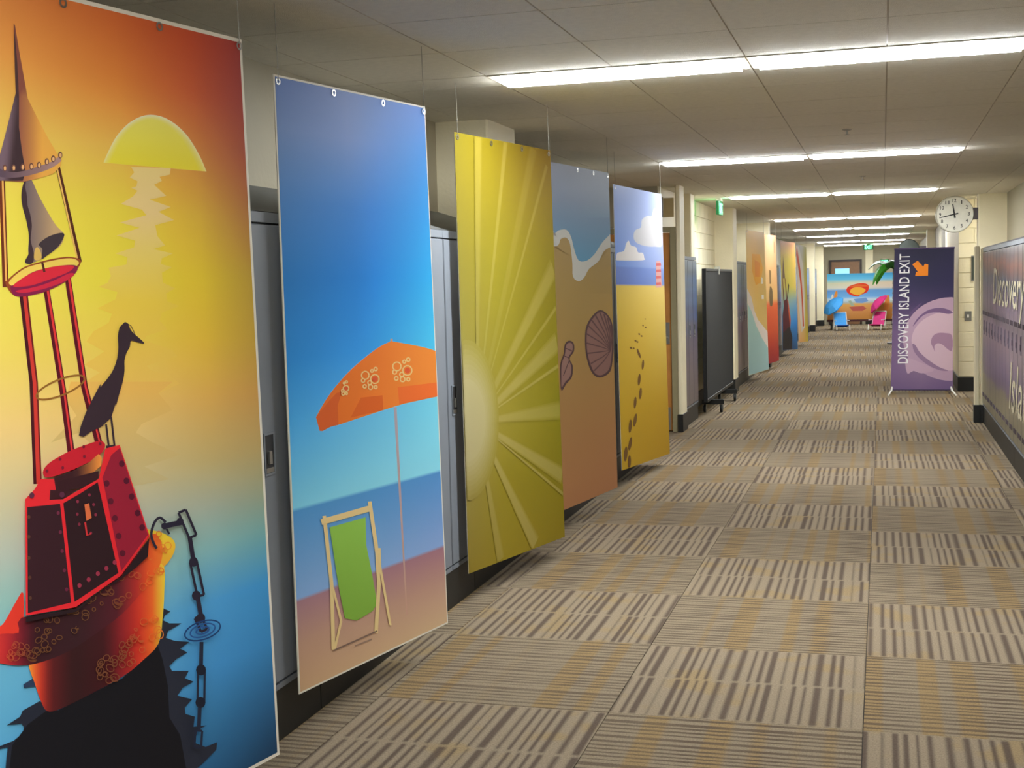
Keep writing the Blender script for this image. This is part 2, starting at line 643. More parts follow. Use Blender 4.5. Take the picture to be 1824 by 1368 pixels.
column(1, LW - 0.02, -2.27, 7.40, 8.0, 'cream pilaster rising above the lockers behind the yellow sunburst poster')
column(2, -2.075, -2.03, 13.35, 13.68, 'cream wall end beside the wooden door on the left')
column(3, XA - 0.02, -2.12, 14.78, 15.1, 'cream pilaster between grey lockers and the black rolling board')
column(4, XA - 0.02, -2.0, 18.06, 18.5, 'cream pilaster just beyond the black rolling board')
column(5, LW, -1.95, 23.3, 23.6, 'cream pilaster between the far sandcastle and far buoy posters')
column(6, LW, -1.93, 38.7, 39.1, 'slim cream pilaster on the left near the corridor end')
column(7, 1.16, RW + 0.02, 17.2, 17.5, 'cream column on the right behind the wall clock')
column(8, 0.935, 0.99, 14.42, 14.5, 'slim cream edge of the right locker row beside the opening', z1=1.88)
column(13, 1.0, RW, 14.42, 14.5, 'cream end panel closing the right locker row', z1=1.86)
column(9, 0.95, 1.14, 30.0, 30.5, 'cream pilaster on the far right above the banner')
column(10, LW, -1.86, 43.0, 43.4, 'cream corner pilaster left of the far dark door')
column(11, -0.55, -0.30, Y1 - 0.06, Y1 + 0.02, 'cream upright on the end wall right of the far door')

# black rubber base under the lockers, in lengths with visible joints
n = 0
for a, bnd in ((0.6, 4.36), (4.365, 6.28), (6.285, 7.38)):
    n += 1
    struct('baseboard_left' + ('' if n == 1 else '.%03d' % (n - 1)), B((LF - 0.12, LF - 0.004, a, bnd, 0, 0.185)), M_BLACK, 'black base under the left locker row')
struct('baseboard_left.010', B((LF - 0.12, LF - 0.004, 8.02, 11.3, 0, 0.185)), M_BLACK, 'black base under the left lockers behind the seashell poster')
struct('baseboard_left.011', B((LF - 0.12, LF - 0.004, 13.69, 14.77, 0, 0.185)), M_BLACK, 'black base under the lockers beyond the wooden door')
struct('baseboard_left.012', B((XA - 0.02, XA + 0.008, 15.11, 18.05, 0, 0.185)), M_BLACK, 'black base behind the rolling board')
struct('baseboard_left.013', B((-2.3, -2.06, 18.51, 23.29, 0, 0.185), (-2.3, -2.06, 23.61, 38.69, 0, 0.185), (-2.3, -2.06, 39.11, 42.99, 0, 0.185)), M_BLACK, 'black base along the far left lockers')
for k, (a, bnd) in enumerate(((0.6, 11.0), (11.004, 14.41))):
    struct('baseboard_right' + ('' if not k else '.001'), B((RF + 0.004, RF + 0.12, a, bnd, 0, 0.185)), M_BLACK, 'black base under the right locker row')
struct('baseboard_right.002', B((0.974, 0.986, 18.30, 22.3, 0, 0.19), (0.974, 1.9, 18.286, 18.298, 0, 0.19)), M_BLACK, 'black base on the wall behind the purple banner')

# sloping tops over the locker rows
for k, (x0, x1, a, bnd, lb) in enumerate(((LF, LW, 0.6, 7.39, 'dark sloping top over the left locker row'),
                                          (LF, LW, 8.01, 11.3, 'sloping locker top behind the seashell poster'))):
    bm = bmesh.new()
    prism(bm, [(x0, 1.872), (x1 + 0.002, 1.872), (x1 + 0.002, 2.05)], 1, a, bnd)
    struct('trim_%d' % (15 + k), bm, M_LOCKTOP, lb)
bm = bmesh.new()
prism(bm, [(RF, 1.852), (RW - 0.002, 1.852), (RW - 0.002, 1.862), (RF, 1.862)], 1, 0.6, 14.41)
struct('trim_14', bm, mat('dark_locker_cap', (58, 52, 58), 0.5), 'thin cap along the right locker row')


# ------------------------------------------------------------------ lockers
def wrap_col(y, z, far=False):
    """printed vinyl on the right lockers: dusk colours over a purple sea and an olive shore"""
    t = (y - 9.0) / 5.4
    stops = [(0.18, (112, 106, 84)), (0.52, (120, 112, 90)), (0.56, (96, 80, 104)), (0.70, (104, 88, 118)),
             (0.95, (132, 112, 122)), (1.08, (124, 106, 122)), (1.16, (88, 78, 84)), (1.24, (120, 104, 118)),
             (1.42, (98, 88, 112)), (1.52, (70, 84, 108)), (1.60, (96, 72, 78)), (1.68, (136, 84, 74)),
             (1.76, (88, 74, 84)), (1.85, (92, 86, 90))]
    zz = z + 0.16 * (0.6 - t) * (1 if z > 0.6 else 0.2) + 0.02 * math.sin(y * 5.1)
    zz = min(max(zz, stops[0][0]), stops[-1][0])
    for (za, ca), (zb, cb) in zip(stops[:-1], stops[1:]):
        if za <= zz <= zb:
            f = (zz - za) / (zb - za)
            c = [ca[k] * (1 - f) + cb[k] * f for k in range(3)]
            break
    g = max(0.0, min(1.0, (0.55 - t) / 0.6)) * (0.75 if z > 0.6 else 0.2)
    return [c[k] * (1 - g) + (128, 120, 114)[k] * g for k in range(3)]


def far_wrap(y, z):
    stops = [(0.18, (120, 108, 104)), (0.7, (110, 98, 112)), (0.95, (92, 82, 108)), (1.25, (66, 88, 138)), (1.5, (88, 120, 168)), (1.85, (92, 104, 118))]
    zz = min(max(z + 0.09 * math.sin(z * 37 + y) * (z > 1.0), 0.18), 1.85)
    for (za, ca), (zb, cb) in zip(stops[:-1], stops[1:]):
        if za <= zz <= zb:
            f = (zz - za) / (zb - za)
            return [ca[k] * (1 - f) + cb[k] * f for k in range(3)]


def ink_mesh(name, verts, faces, cols, material, gain=(1, 1, 1)):
    me = bpy.data.meshes.new(name)
    me.from_pydata(verts, [], faces)
    ca = me.color_attributes.new('Ink', 'FLOAT_COLOR', 'POINT')
    for i, c in enumerate(cols):
        lc = lin(c)
        ca.data[i].color = tuple(min(0.96, lc[k] * gain[k]) for k in range(3)) + (1.0,)
    me.materials.append(material)
    return me


LK_Z0, LK_Z1 = 0.187, 1.870
shared = {}


def locker(xf, y0, w, side, label, group, depth=0.5, wrap=None, ztop=LK_Z1, vents=False):
    """one full-height locker; side +1 faces +x, -1 faces -x; origin at the front lower corner"""
    t = thing('locker', label, 'locker', (xf, y0, 0), 0, group)
    s = side
    key = ('body', round(w, 3), s, depth, ztop)
    if key not in shared:
        bm = bmesh.new()
        d = depth
        xa, xb = sorted((-s * 0.022, -s * d))
        box(bm, xa, xb, 0.002, w - 0.002, LK_Z0, ztop)
        xa, xb = sorted((0, -s * 0.022))
        box(bm, xa, xb, 0.002, w - 0.002, ztop - 0.036, ztop)
        box(bm, xa, xb, 0.002, w - 0.002, LK_Z0, LK_Z0 + 0.02)
        bmesh.ops.recalc_face_normals(bm, faces=bm.faces[:])
        me = bpy.data.meshes.new('body')
        bm.to_mesh(me)
        bm.free()
        me.materials.append(M_LOCK)
        shared[key] = me
        # door leaf
        bm = B((*sorted((0.003 * s, -s * 0.018)), 0.007, w - 0.007, LK_Z0 + 0.027, ztop - 0.043))
        bmesh.ops.recalc_face_normals(bm, faces=bm.faces[:])
        bmesh.ops.bevel(bm, geom=bm.edges[:], offset=0.004, segments=1, affect='EDGES')
        me = bpy.data.meshes.new('door')
        bm.to_mesh(me)
        bm.free()
        me.materials.append(M_LOCK)
        shared[('door',) + key[1:]] = me
    obj('body', shared[key], None, t)
    dm = shared[('door',) + key[1:]]
    if wrap:
        n, mz = 6, 40
        za, zb = LK_Z0 + 0.03, ztop - 0.046
        vv, ff, cc = [], [], []
        for j in range(mz + 1):
            for i in range(n + 1):
                yy, zz = 0.01 + (w - 0.02) * i / n, za + (zb - za) * j / mz
                vv.append((0.0036 * s, yy, zz))
                cc.append(wrap(y0 + yy, zz))
        for j in range(mz):
            for i in range(n):
                a = j * (n + 1) + i
                q = (a, a + 1, a + n + 2, a + n + 1)
                ff.append(q if s > 0 else tuple(reversed(q)))
        dr = obj('door', dm, None, t)
        obj('printed_wrap', ink_mesh('printed_wrap', vv, ff, cc, W_MAT), None, dr)
    else:
        dr = obj('door', dm, None, t)
    if 'cup' + str(s) not in shared:
        def sb(xa, xb, *r):
            return (*sorted((xa * s, xb * s)), *r)
        parts = {}
        ya, yb, za, zb = 0.055, 0.135, 0.955, 1.105
        if s < 0:
            pass
        bm = B(sb(0.003, 0.007, ya, yb, za, za + 0.008), sb(0.003, 0.007, ya, yb, zb - 0.008, zb),
               sb(0.003, 0.007, ya, ya + 0.008, za + 0.008, zb - 0.008), sb(0.003, 0.007, yb - 0.008, yb, za + 0.008, zb - 0.008))
        parts['handle_frame'] = (bm, M_LOCK if s > 0 else mat('wrapped_handle', (108, 96, 110), 0.4))
        parts['handle_pocket'] = (B(sb(0.003, 0.0042, ya + 0.008, yb - 0.008, za + 0.008, zb - 0.008)), M_DARK if s > 0 else mat('wrapped_pocket', (84, 74, 88), 0.5))
        parts['latch'] = (B(sb(0.0042, 0.012, ya + 0.028, ya + 0.048, za + 0.04, za + 0.085), sb(0.0042, 0.007, ya + 0.012, yb - 0.012, za + 0.010, za + 0.026)), M_CHROME if s > 0 else mat('wrapped_latch', (96, 86, 98), 0.4))
        res = []
        for nm, (bm, mm) in parts.items():
            bmesh.ops.recalc_face_normals(bm, faces=bm.faces[:])
            me = bpy.data.meshes.new(nm)
            bm.to_mesh(me)
            bm.free()
            me.materials.append(mm)
            res.append((nm, me))
        shared['cup' + str(s)] = res
    for nm, me in shared['cup' + str(s)]:
        obj(nm, me, None, dr)
    if vents:
        if 'vent' + str(s) not in shared:
            bm = bmesh.new()
            for z in (1.16, 0.30):
                for k in range(4):
                    yy = w / 2 - 0.09 + k * 0.06
                    box(bm, *sorted((0.0036 * s, 0.009 * s)), yy - 0.006, yy + 0.006, z, z + 0.04)
            bmesh.ops.recalc_face_normals(bm, faces=bm.faces[:])
            me = bpy.data.meshes.new('vent_louvers')
            bm.to_mesh(me)
            bm.free()
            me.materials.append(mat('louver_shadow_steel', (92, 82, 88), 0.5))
            shared['vent' + str(s)] = me
        tag(obj('vent_louvers', shared['vent' + str(s)], None, dr), kind='stuff')
    return t


LWD = 0.335
NTH = ['first', 'second', 'third', 'fourth', 'fifth', 'sixth', 'seventh', 'eighth', 'ninth', 'tenth', 'eleventh', 'twelfth', 'thirteenth', 'fourteenth', 'fifteenth',
       'sixteenth', 'seventeenth', 'eighteenth', 'nineteenth', 'twentieth']
NTH += ['twenty-' + q for q in NTH[:9]] + ['thirtieth'] + ['thirty-' + q for q in NTH[:9]]
GL = 'grey lockers along the left wall'
count = {}


def nth(k):
    count[k] = count.get(k, 0) + 1
    return NTH[count[k] - 1]


y = 5.92 - LWD * 11
while y + LWD < 7.42:
    c = y + LWD / 2
    if c < 3.72:
        lb = 'grey steel locker behind the large buoy poster, %s from its left edge' % nth('a')
    elif c < 3.95:
        lb = 'grey steel locker at the right edge of the buoy poster'
    elif c < 4.15:
        lb = 'grey steel locker showing its latch between the buoy and umbrella posters'
    elif c < 5.72:
        lb = 'grey steel locker behind the orange parasol poster, %s from its left edge' % nth('b')
    elif c < 5.93:
        lb = 'grey steel locker just right of the parasol poster edge'
    elif c < 6.2:
        lb = 'grey steel locker with latch beside the yellow sunburst poster'
    else:
        lb = 'grey steel locker behind the yellow sunburst poster, %s from its left edge' % nth('c')
    locker(LF, y, LWD, 1, lb, GL)
    y += LWD
y = 8.02
while y + LWD < 11.4:
    c = y + LWD / 2
    lb = ('grey steel locker behind the seashell poster, %s from its left edge' % nth('d')) if c < 9.1 else ('grey steel locker behind the footprints poster, %s past the seashell poster' % nth('e'))
    locker(LF, y, LWD, 1, lb, GL)
    y += LWD
for k in range(3):
    locker(LF, 13.70 + k * 0.355, 0.355, 1, ['wrapped grey locker next to the oak door on the left', 'wrapped grey locker second beyond the oak door', 'wrapped grey locker third beyond the oak door'][k],
           'lockers beyond the oak door', 0.18, far_wrap, 1.86)
y = 18.52
while y < 42.5:
    if not (22.9 < y < 23.65 or 38.3 < y < 39.12):
        if y < 18.8:
            lb = 'pale wrapped locker between cream pilaster and the far foam wave poster'
        elif y < 23:
            lb = 'wrapped locker behind the foam wave and bucket posters, %s from the near side' % nth('f')
        elif y < 30.7:
            lb = 'wrapped locker behind the far buoy and surfboard posters, %s from the near side' % nth('g')
        elif y < 38.5:
            lb = 'far blue printed locker past the last poster, %s before the slim pilaster row ends' % nth('h')
        else:
            lb = 'farthest blue printed locker, %s beyond the slim cream pilaster' % nth('i')
        locker(LF, y, 0.36, 1, lb, 'far printed lockers along the left wall', 0.4, far_wrap, 1.86)
    y += 0.36
y = 14.41 - 0.335
k = 0
while y > 2.6:
    lb = 'purple printed locker at the far end of the right row' if k == 0 else 'printed locker in the right row, %s from the far end' % NTH[k]
    locker(RF, y, 0.335, -1, lb, 'printed lockers of the right row', 0.47, wrap_col, 1.85, True)
    y -= 0.335
    k += 1

# raised cream lettering across the right lockers
M_LET = mat('cream_letter_vinyl', (186, 176, 148), 0.5, var=0.03)


def side_text(body, y_start, length, z, cap, label, shear=0.1):
    me = text_mesh(body, length, cap, shear, 0.004)
    o = obj('lettering', me, M_LET)
    # reads from the far end towards the viewer, facing -x
    o.matrix_world = Matrix(((0, 0, -1, RF - 0.0075), (-1, 0, 0, y_start), (0, 1, 0, z), (0, 0, 0, 1)))
    return tag(o, label, 'lettering', 'lettering on the right lockers')


side_text('Discovery', 13.05, 2.86, 1.30, 0.34, 'large cream script word across the upper right lockers', 0.25)
side_text('Island', 11.38, 2.0, 0.46, 0.40, 'large cream script word across the lower right lockers', 0.25)


# ------------------------------------------------------------------ doors
d1 = bpy.data.objects.new('door_1', None)
C.objects.link(d1)
d1.location = (-3.115, 13.40, 0)
tag(d1, 'oak veneer door with steel lever in the left alcove', kind='structure')
leaf = obj('leaf', B((0.06, 0.97, 0.0, 0.045, 0.012, 2.10)), M_WOOD, d1, bevel=0.002)
obj('frame', B((0.0, 0.055, -0.03, 0.06, 0, 2.16), (0.975, 1.04, -0.03, 0.06, 0, 2.16), (0.055, 0.975, -0.03, 0.06, 2.105, 2.16)), M_DFRAME, d1, bevel=0.003)
obj('kick_plate', B((0.075, 0.955, -0.003, 0.0, 0.02, 0.26)), M_CHROME, leaf)
obj('lock_plate', B((0.90, 0.955, -0.006, 0.0, 0.93, 1.16)), M_CHROME, leaf)
bm = bmesh.new()
tube(bm, [(0.93, -0.006, 1.0), (0.93, -0.05, 1.0), (0.82, -0.055, 1.0)], 0.011, 10)
obj('lever', bm, M_CHROME, leaf, smooth=True)
struct('wall_left_over_door', B((-3.5, XA - 0.02, 13.40, 13.5, 2.17, HC + 0.03)), M_WALL2, 'cream wall above the oak door')
rs = thing('hanging_sign', 'small grey and tan room sign above the oak door', 'sign', (-2.20, 13.36, 2.26))
obj('plate', B((0, 0.11, -0.012, 0.0, 0, 0.2)), mat('tan_sign_plastic', (176, 154, 104), 0.5), rs, bevel=0.003)
obj('end_cap', B((-0.05, -0.002, -0.014, 0.0, 0.0, 0.21)), M_GREY, rs, bevel=0.003)

d2 = bpy.data.objects.new('door_2', None)
C.objects.link(d2)
d2.location = (-1.72, Y1 - 0.05, 0)
tag(d2, 'far brown wooden door in a dark frame at the corridor end', kind='structure')
obj('frame', B((0, 0.07, -0.02, 0.05, 0, 2.15), (0.99, 1.06, -0.02, 0.05, 0, 2.15), (0.07, 0.99, -0.02, 0.05, 2.09, 2.15)), M_DARKWOOD, d2)
lf2 = obj('leaf', B((0.075, 0.985, 0.0, 0.05, 0.01, 2.085)), mat('walnut_door_veneer', (132, 96, 66), 0.5, var=0.1), d2)
obj('window_pane', B((0.2, 0.66, -0.012, 0.0, 1.30, 1.86)), mat('blue_window_glow', (116, 168, 220), 0.25, emit=0.25), lf2)  # pane colour given a faint glow of its own, as a lit window
obj('handle', B((0.88, 0.94, -0.05, 0.0, 0.98, 1.1)), M_CHROME, lf2)

# ------------------------------------------------------------------ printed posters


def crv(pts, n=4, closed=True):
    """smooth outline through the given points"""
    out = []
    L = len(pts)
    for i in range(L if closed else L - 1):
        p0 = pts[(i - 1) % L] if closed or i > 0 else pts[i]
        p1, p2 = pts[i], pts[(i + 1) % L]
        p3 = pts[(i + 2) % L] if closed or i + 2 < L else p2
        for k in range(n):
            t = k / n
            out.append(tuple(0.5 * ((2 * p1[a]) + (-p0[a] + p2[a]) * t + (2 * p0[a] - 5 * p1[a] + 4 * p2[a] - p3[a]) * t * t + (-p0[a] + 3 * p1[a] - 3 * p2[a] + p3[a]) * t ** 3) for a in (0, 1)))
    if not closed:
        out.append(tuple(pts[-1]))
    return out


def ell(cx, cy, rx, ry, rot=0.0, n=20):
    c, s = math.cos(math.radians(rot)), math.sin(math.radians(rot))
    return [(cx + rx * math.cos(2 * math.pi * k / n) * c - ry * math.sin(2 * math.pi * k / n) * s,
             cy + rx * math.cos(2 * math.pi * k / n) * s + ry * math.sin(2 * math.pi * k / n) * c) for k in range(n)]


def ribbon(pts, w0, w1=None):
    w1 = w0 if w1 is None else w1
    L, R = [], []
    for i, p in enumerate(pts):
        a, b = pts[max(i - 1, 0)], pts[min(i + 1, len(pts) - 1)]
        dx, dy = b[0] - a[0], b[1] - a[1]
        ln = math.hypot(dx, dy) or 1
        wv = (w0 + (w1 - w0) * i / max(1, len(pts) - 1)) / 2
        L.append((p[0] - dy / ln * wv, p[1] + dx / ln * wv))
        R.append((p[0] + dy / ln * wv, p[1] - dx / ln * wv))
    return L + R[::-1]


def lerp3(a, b, f):
    f = max(0, min(1, f))
    return tuple(a[k] * (1 - f) + b[k] * f for k in range(3))


class Flat:
    """a hanging or standing flat print: vertical plane through P heading ang from +Y; local x runs
    along it, local z up, the printed side faces local -y"""

    def __init__(s, name, label, cat, P, ang, group=None):
        s.P, s.ang = P, ang
        s.d = Vector((math.sin(ang), math.cos(ang), 0))
        s.n = Vector((math.cos(ang), -math.sin(ang), 0))
        s.o = thing(name, label, cat, (P[0], P[1], 0), math.pi / 2 - ang, group)
        s.layer = 0
        s.gain = (1.0, 1.0, 1.0)          # ink brightness gain, makes up for uneven lamp light on the posters

    def uv(s, x, y):
        r = px_ray(x, y)
        p0 = Vector((s.P[0], s.P[1], 0))
        t = s.n.dot(p0 - EYE) / s.n.dot(r)
        q = EYE + r * t - p0
        return (q.dot(s.d), q.z)

    def panel(s, quad, thick=0.004, material=None, name='panel'):
        """quad: TL TR BR BL in local (u,z)"""
        s.quad = quad
        bm = bmesh.new()
        prism(bm, quad, 1, 0.0, thick)
        return obj(name, bm, material or M_BOARD, s.o)

    def at(s, a, b):
        """normalised (0..1 from the left, 0..1 from the top) to local"""
        TL, TR, BR, BL = s.quad
        tx = [TL[k] * (1 - a) + TR[k] * a for k in (0, 1)]
        bx = [BL[k] * (1 - a) + BR[k] * a for k in (0, 1)]
        return (tx[0] * (1 - b) + bx[0] * b, tx[1] * (1 - b) + bx[1] * b)

    def background(s, cols, rows, inset=0.0, nx=20, ny=60, name='printed_background'):
        """cols: column positions 0..1; rows: [(v, [colour per column])]"""
        vv, ff, cc = [], [], []
        for j in range(ny + 1):
            for i in range(nx + 1):
                a, b = i / nx, j / ny
                W = abs(s.quad[1][0] - s.quad[0][0])
                H = abs(s.quad[0][1] - s.quad[3][1])
                ia, ib = inset / W, inset / H
                u, z = s.at(ia + a * (1 - 2 * ia), ib + b * (1 - 2 * ib))
                vv.append((u, -0.0004, z))
                ra = rows[0]
                rb = rows[0]
                for k in range(len(rows) - 1):
                    if rows[k][0] <= b <= rows[k + 1][0]:
                        ra, rb = rows[k], rows[k + 1]
                f = (b - ra[0]) / (rb[0] - ra[0]) if rb[0] > ra[0] else 0

                def hc(r):
                    for k in range(len(cols) - 1):
                        if cols[k] <= a <= cols[k + 1]:
                            return lerp3(r[1][k], r[1][k + 1], (a - cols[k]) / (cols[k + 1] - cols[k]))
                    return r[1][-1]
                cc.append(lerp3(hc(ra), hc(rb), f))
        for j in range(ny):
            for i in range(nx):
                a = j * (nx + 1) + i
                ff.append((a, a + nx + 1, a + nx + 2, a + 1))
        return obj(name, ink_mesh(name, vv, ff, cc, P_MAT, s.gain), None, s.o)

    def art(s, name, shapes, norm=False, clip=True):
        """shapes: (outline in photo pixels or normalised coordinates, colour or function(x,y), slices)"""
        vv, ff, cc = [], [], []
        for sh in shapes:
            pts, col = sh[0], sh[1]
            sl = sh[2] if len(sh) > 2 else None
            s.layer += 1
            off = -0.0004 - 0.00006 * s.layer
            bm = bmesh.new()
            tri = tessellate_polygon([[Vector((p[0], p[1], 0)) for p in pts]])
            vs_ = [bm.verts.new((p[0], p[1], 0)) for p in pts]
            for t in tri:
                try:
                    bm.faces.new([vs_[i] for i in t])
                except ValueError:
                    pass
            if sl:
                for ax, n in sl:
                    lo = min(p[ax] for p in pts)
                    hi = max(p[ax] for p in pts)
                    for k in range(1, n):
                        co = [0, 0, 0]
                        no = [0, 0, 0]
                        co[ax] = lo + (hi - lo) * k / n
                        no[ax] = 1
                        bmesh.ops.bisect_plane(bm, geom=bm.verts[:] + bm.edges[:] + bm.faces[:], plane_co=co, plane_no=no)
            bmesh.ops.triangulate(bm, faces=bm.faces[:])
            if clip and not norm:
                # keep the ink on the board: pixel outline of the board
                pass
            bm.verts.index_update()
            base = len(vv)
            for v in bm.verts:
                u, z = s.at(v.co.x, v.co.y) if norm else s.uv(v.co.x, v.co.y)
                if clip:
                    TL, TR, BR, BL = s.quad
                    tl = (TL[1] - z) / (TL[1] - BL[1])
                    tr_ = (TR[1] - z) / (TR[1] - BR[1])
                    uL, uR = TL[0] + (BL[0] - TL[0]) * tl, TR[0] + (BR[0] - TR[0]) * tr_
                    u = min(max(u, uL + 0.004), uR - 0.004)
                    g = (u - uL) / (uR - uL)
                    z = min(max(z, BL[1] + (BR[1] - BL[1]) * g + 0.004), TL[1] + (TR[1] - TL[1]) * g - 0.004)
                vv.append((u, off, z))
                cc.append(col(v.co.x, v.co.y) if callable(col) else col)
            for f in bm.faces:
                ii = [base + v.index for v in f.verts]
                a, b, c = [Vector(vv[i]) for i in ii]
                if (b - a).cross(c - a).y > 0:
                    ii.reverse()
                ff.append(ii)
            bm.free()
        return obj(name, ink_mesh(name, vv, ff, cc, P_MAT, s.gain), None, s.o)

    def hang(s, us, wires=True):
        """grommets along the top edge and wires up to the ceiling grid"""
        for k, a in enumerate(us):
            u, z = s.at(a, 0.0)
            z -= 0.022
            bm = bmesh.new()
            n = 14
            for k2 in range(n):
                a0, a1 = 2 * math.pi * k2 / n, 2 * math.pi * (k2 + 1) / n
                q = [(u + r * math.cos(t), -0.004, z + r * math.sin(t)) for r, t in ((0.007, a0), (0.013, a0), (0.013, a1), (0.007, a1))]
                bm.faces.new([bm.verts.new(p) for p in q])
            bmesh.ops.extrude_face_region(bm, geom=bm.faces[:])
            g = obj('grommet', bm, M_CHROME, s.o)
            if k in (0, len(us) - 1) and wires:
                bm = bmesh.new()
                tube(bm, [(u, -0.006, z), (u, -0.004, z + 0.03), (u, 0.0, HC)], 0.0012, 5)
                obj('hanging_wire', bm, M_WIRE, s.o)


def T(ox, oy, k):
    return lambda pts: [(ox + p[0] * k, oy + p[1] * k) for p in pts]


GP = 'beach posters hung along the left lockers'

# ---- poster 1: buoy at sunset
p1 = Flat('poster', 'tall poster of a red bell buoy with a bird at sunset, nearest on the left', 'poster', (-2.040, 2.489), 0.19, GP)
p1.gain = (1.16, 1.11, 1.38)
W1 = math.hypot(-1.84 + 2.103, 3.53 - 2.502)
tr, br = p1.uv(430, 70), p1.uv(498, 1344)
p1.panel([(0.0, 2.352), tr, br, (0.0, 0.143)])
p1.background([0.0, 0.5, 0.78, 1.0], [
    (0.00, [(226, 150, 70), (214, 110, 48), (196, 78, 36), (162, 56, 44)]),
    (0.08, [(240, 176, 80), (228, 140, 54), (206, 98, 44), (160, 62, 44)]),
    (0.16, [(250, 206, 90), (246, 190, 76), (216, 146, 58), (172, 88, 50)]),
    (0.24, [(250, 222, 80), (248, 216, 62), (228, 190, 56), (182, 128, 58)]),
    (0.32, [(250, 226, 84), (246, 220, 60), (232, 206, 48), (190, 160, 52)]),
    (0.40, [(250, 214, 90), (246, 208, 80), (232, 196, 58), (196, 164, 58)]),
    (0.48, [(236, 204, 116), (234, 198, 104), (226, 182, 84), (202, 158, 76)]),
    (0.56, [(204, 196, 140), (206, 192, 128), (198, 180, 108), (186, 166, 98)]),
    (0.62, [(180, 192, 160), (178, 188, 156), (170, 182, 146), (158, 168, 126)]),
    (0.68, [(144, 194, 171), (142, 191, 171), (133, 187, 172), (118, 176, 161)]),
    (0.75, [(103, 180, 193), (97, 174, 197), (80, 163, 201), (67, 154, 195)]),
    (0.84, [(91, 170, 193), (84, 161, 193), (69, 150, 193), (61, 139, 180)]),
    (0.92, [(74, 150, 174), (65, 135, 165), (53, 117, 150), (46, 100, 131)]),
    (1.00, [(61, 126, 152), (48, 104, 134), (40, 85, 112), (33, 65, 87)])], inset=0.011, nx=28, ny=80)
A = T(130, 180, 270 / 684)          # sun and reflection crop
a1 = A(crv([(137, 278), (160, 225), (195, 160), (245, 105), (300, 72), (350, 62), (405, 72), (460, 103), (510, 150), (548, 205), (580, 265), (602, 318)], 4, False))
a2 = A(crv([(165, 280), (185, 235), (220, 170), (265, 118), (310, 92), (350, 84), (400, 96), (448, 128), (492, 175), (525, 228), (555, 285), (566, 314)], 4, False))
sh = []
for k in range(7):
    f = k / 6
    pts = [tuple(a1[q][c] * (1 - f) + a2[q][c] * f for c in (0, 1)) for q in range(len(a1))]
    sh.append((pts, (lambda f: lambda x, y: lerp3(lerp3((244, 232, 176), (238, 230, 96), f), lerp3((238, 226, 130), (242, 222, 50), f), (y - 205) / 95))(f ** 0.8), [(1, 6)]))
p1.art('sun_print', sh)
jl = [(262, 298), (275, 322), (255, 345), (290, 362), (285, 385), (262, 392), (290, 405), (270, 430), (215, 464), (310, 490), (330, 515), (210, 548), (300, 572), (195, 607), (280, 630), (275, 660), (190, 688), (245, 705), (240, 738), (160, 752), (170, 790), (155, 820), (115, 838), (200, 862), (190, 895), (110, 935), (175, 960), (160, 1000), (90, 1040), (60, 1085), (140, 1130), (50, 1190), (120, 1225), (20, 1290), (90, 1368)]
jr = [(440, 302), (436, 332), (390, 342), (400, 360), (365, 378), (420, 428), (345, 445), (440, 478), (385, 500), (455, 537), (370, 560), (380, 610), (415, 652), (360, 668), (450, 688), (400, 710), (395, 735), (445, 750), (400, 775), (405, 820), (460, 845), (420, 868), (425, 905), (480, 925), (400, 955), (390, 990), (425, 1030), (330, 1060), (320, 1080), (440, 1120), (470, 1150), (330, 1195), (350, 1215), (440, 1240), (480, 1275), (385, 1320), (395, 1345), (420, 1368)]
refl = A(jl + jr[::-1])


def rcol(x, y):
    st = [(295, (242, 212, 124)), (380, (240, 208, 128)), (450, (244, 212, 100)), (540, (246, 206, 68)), (620, (246, 200, 76)), (720, (240, 194, 90))]
    for (ya, ca), (yb, cb) in zip(st[:-1], st[1:]):
        if y <= yb:
            return lerp3(ca, cb, (y - ya) / (yb - ya))
    return st[-1][1]


A2 = T(0, 680, 0.503)
low = A2([(265, 75), (300, 78), (260, 130), (280, 180), (200, 215), (300, 240), (360, 260), (420, 330), (455, 372), (585, 372), (520, 420), (580, 440), (600, 430), (505, 470), (640, 352), (605, 330), (510, 300), (640, 258), (600, 240), (545, 230), (530, 215), (520, 200), (600, 200), (485, 190), (480, 180), (500, 160), (610, 95), (560, 72), (600, 55), (610, 40), (560, 25), (600, 12), (540, 0), (250, 0)])
low2 = A2([(250, 0), (610, 0), (560, 40), (610, 100), (500, 150), (480, 180), (540, 215), (640, 258), (510, 300), (600, 345), (460, 372), (420, 330), (360, 260), (280, 180), (180, 215), (270, 120), (230, 60)])
p1.art('reflection_print', [(refl, rcol, [(1, 30)]),
                            (low2, lambda x, y: lerp3((234, 188, 84), (196, 184, 122), (y - 690) / 170), [(1, 16)])])
# buoy
S1 = T(0, 30, 160 / 811)
S2 = T(0, 280, 160 / 782)
S3 = T(20, 780, 310 / 1325)
S4 = T(0, 1040, 400 / 1668)
DK = (66, 50, 50)
sh = []
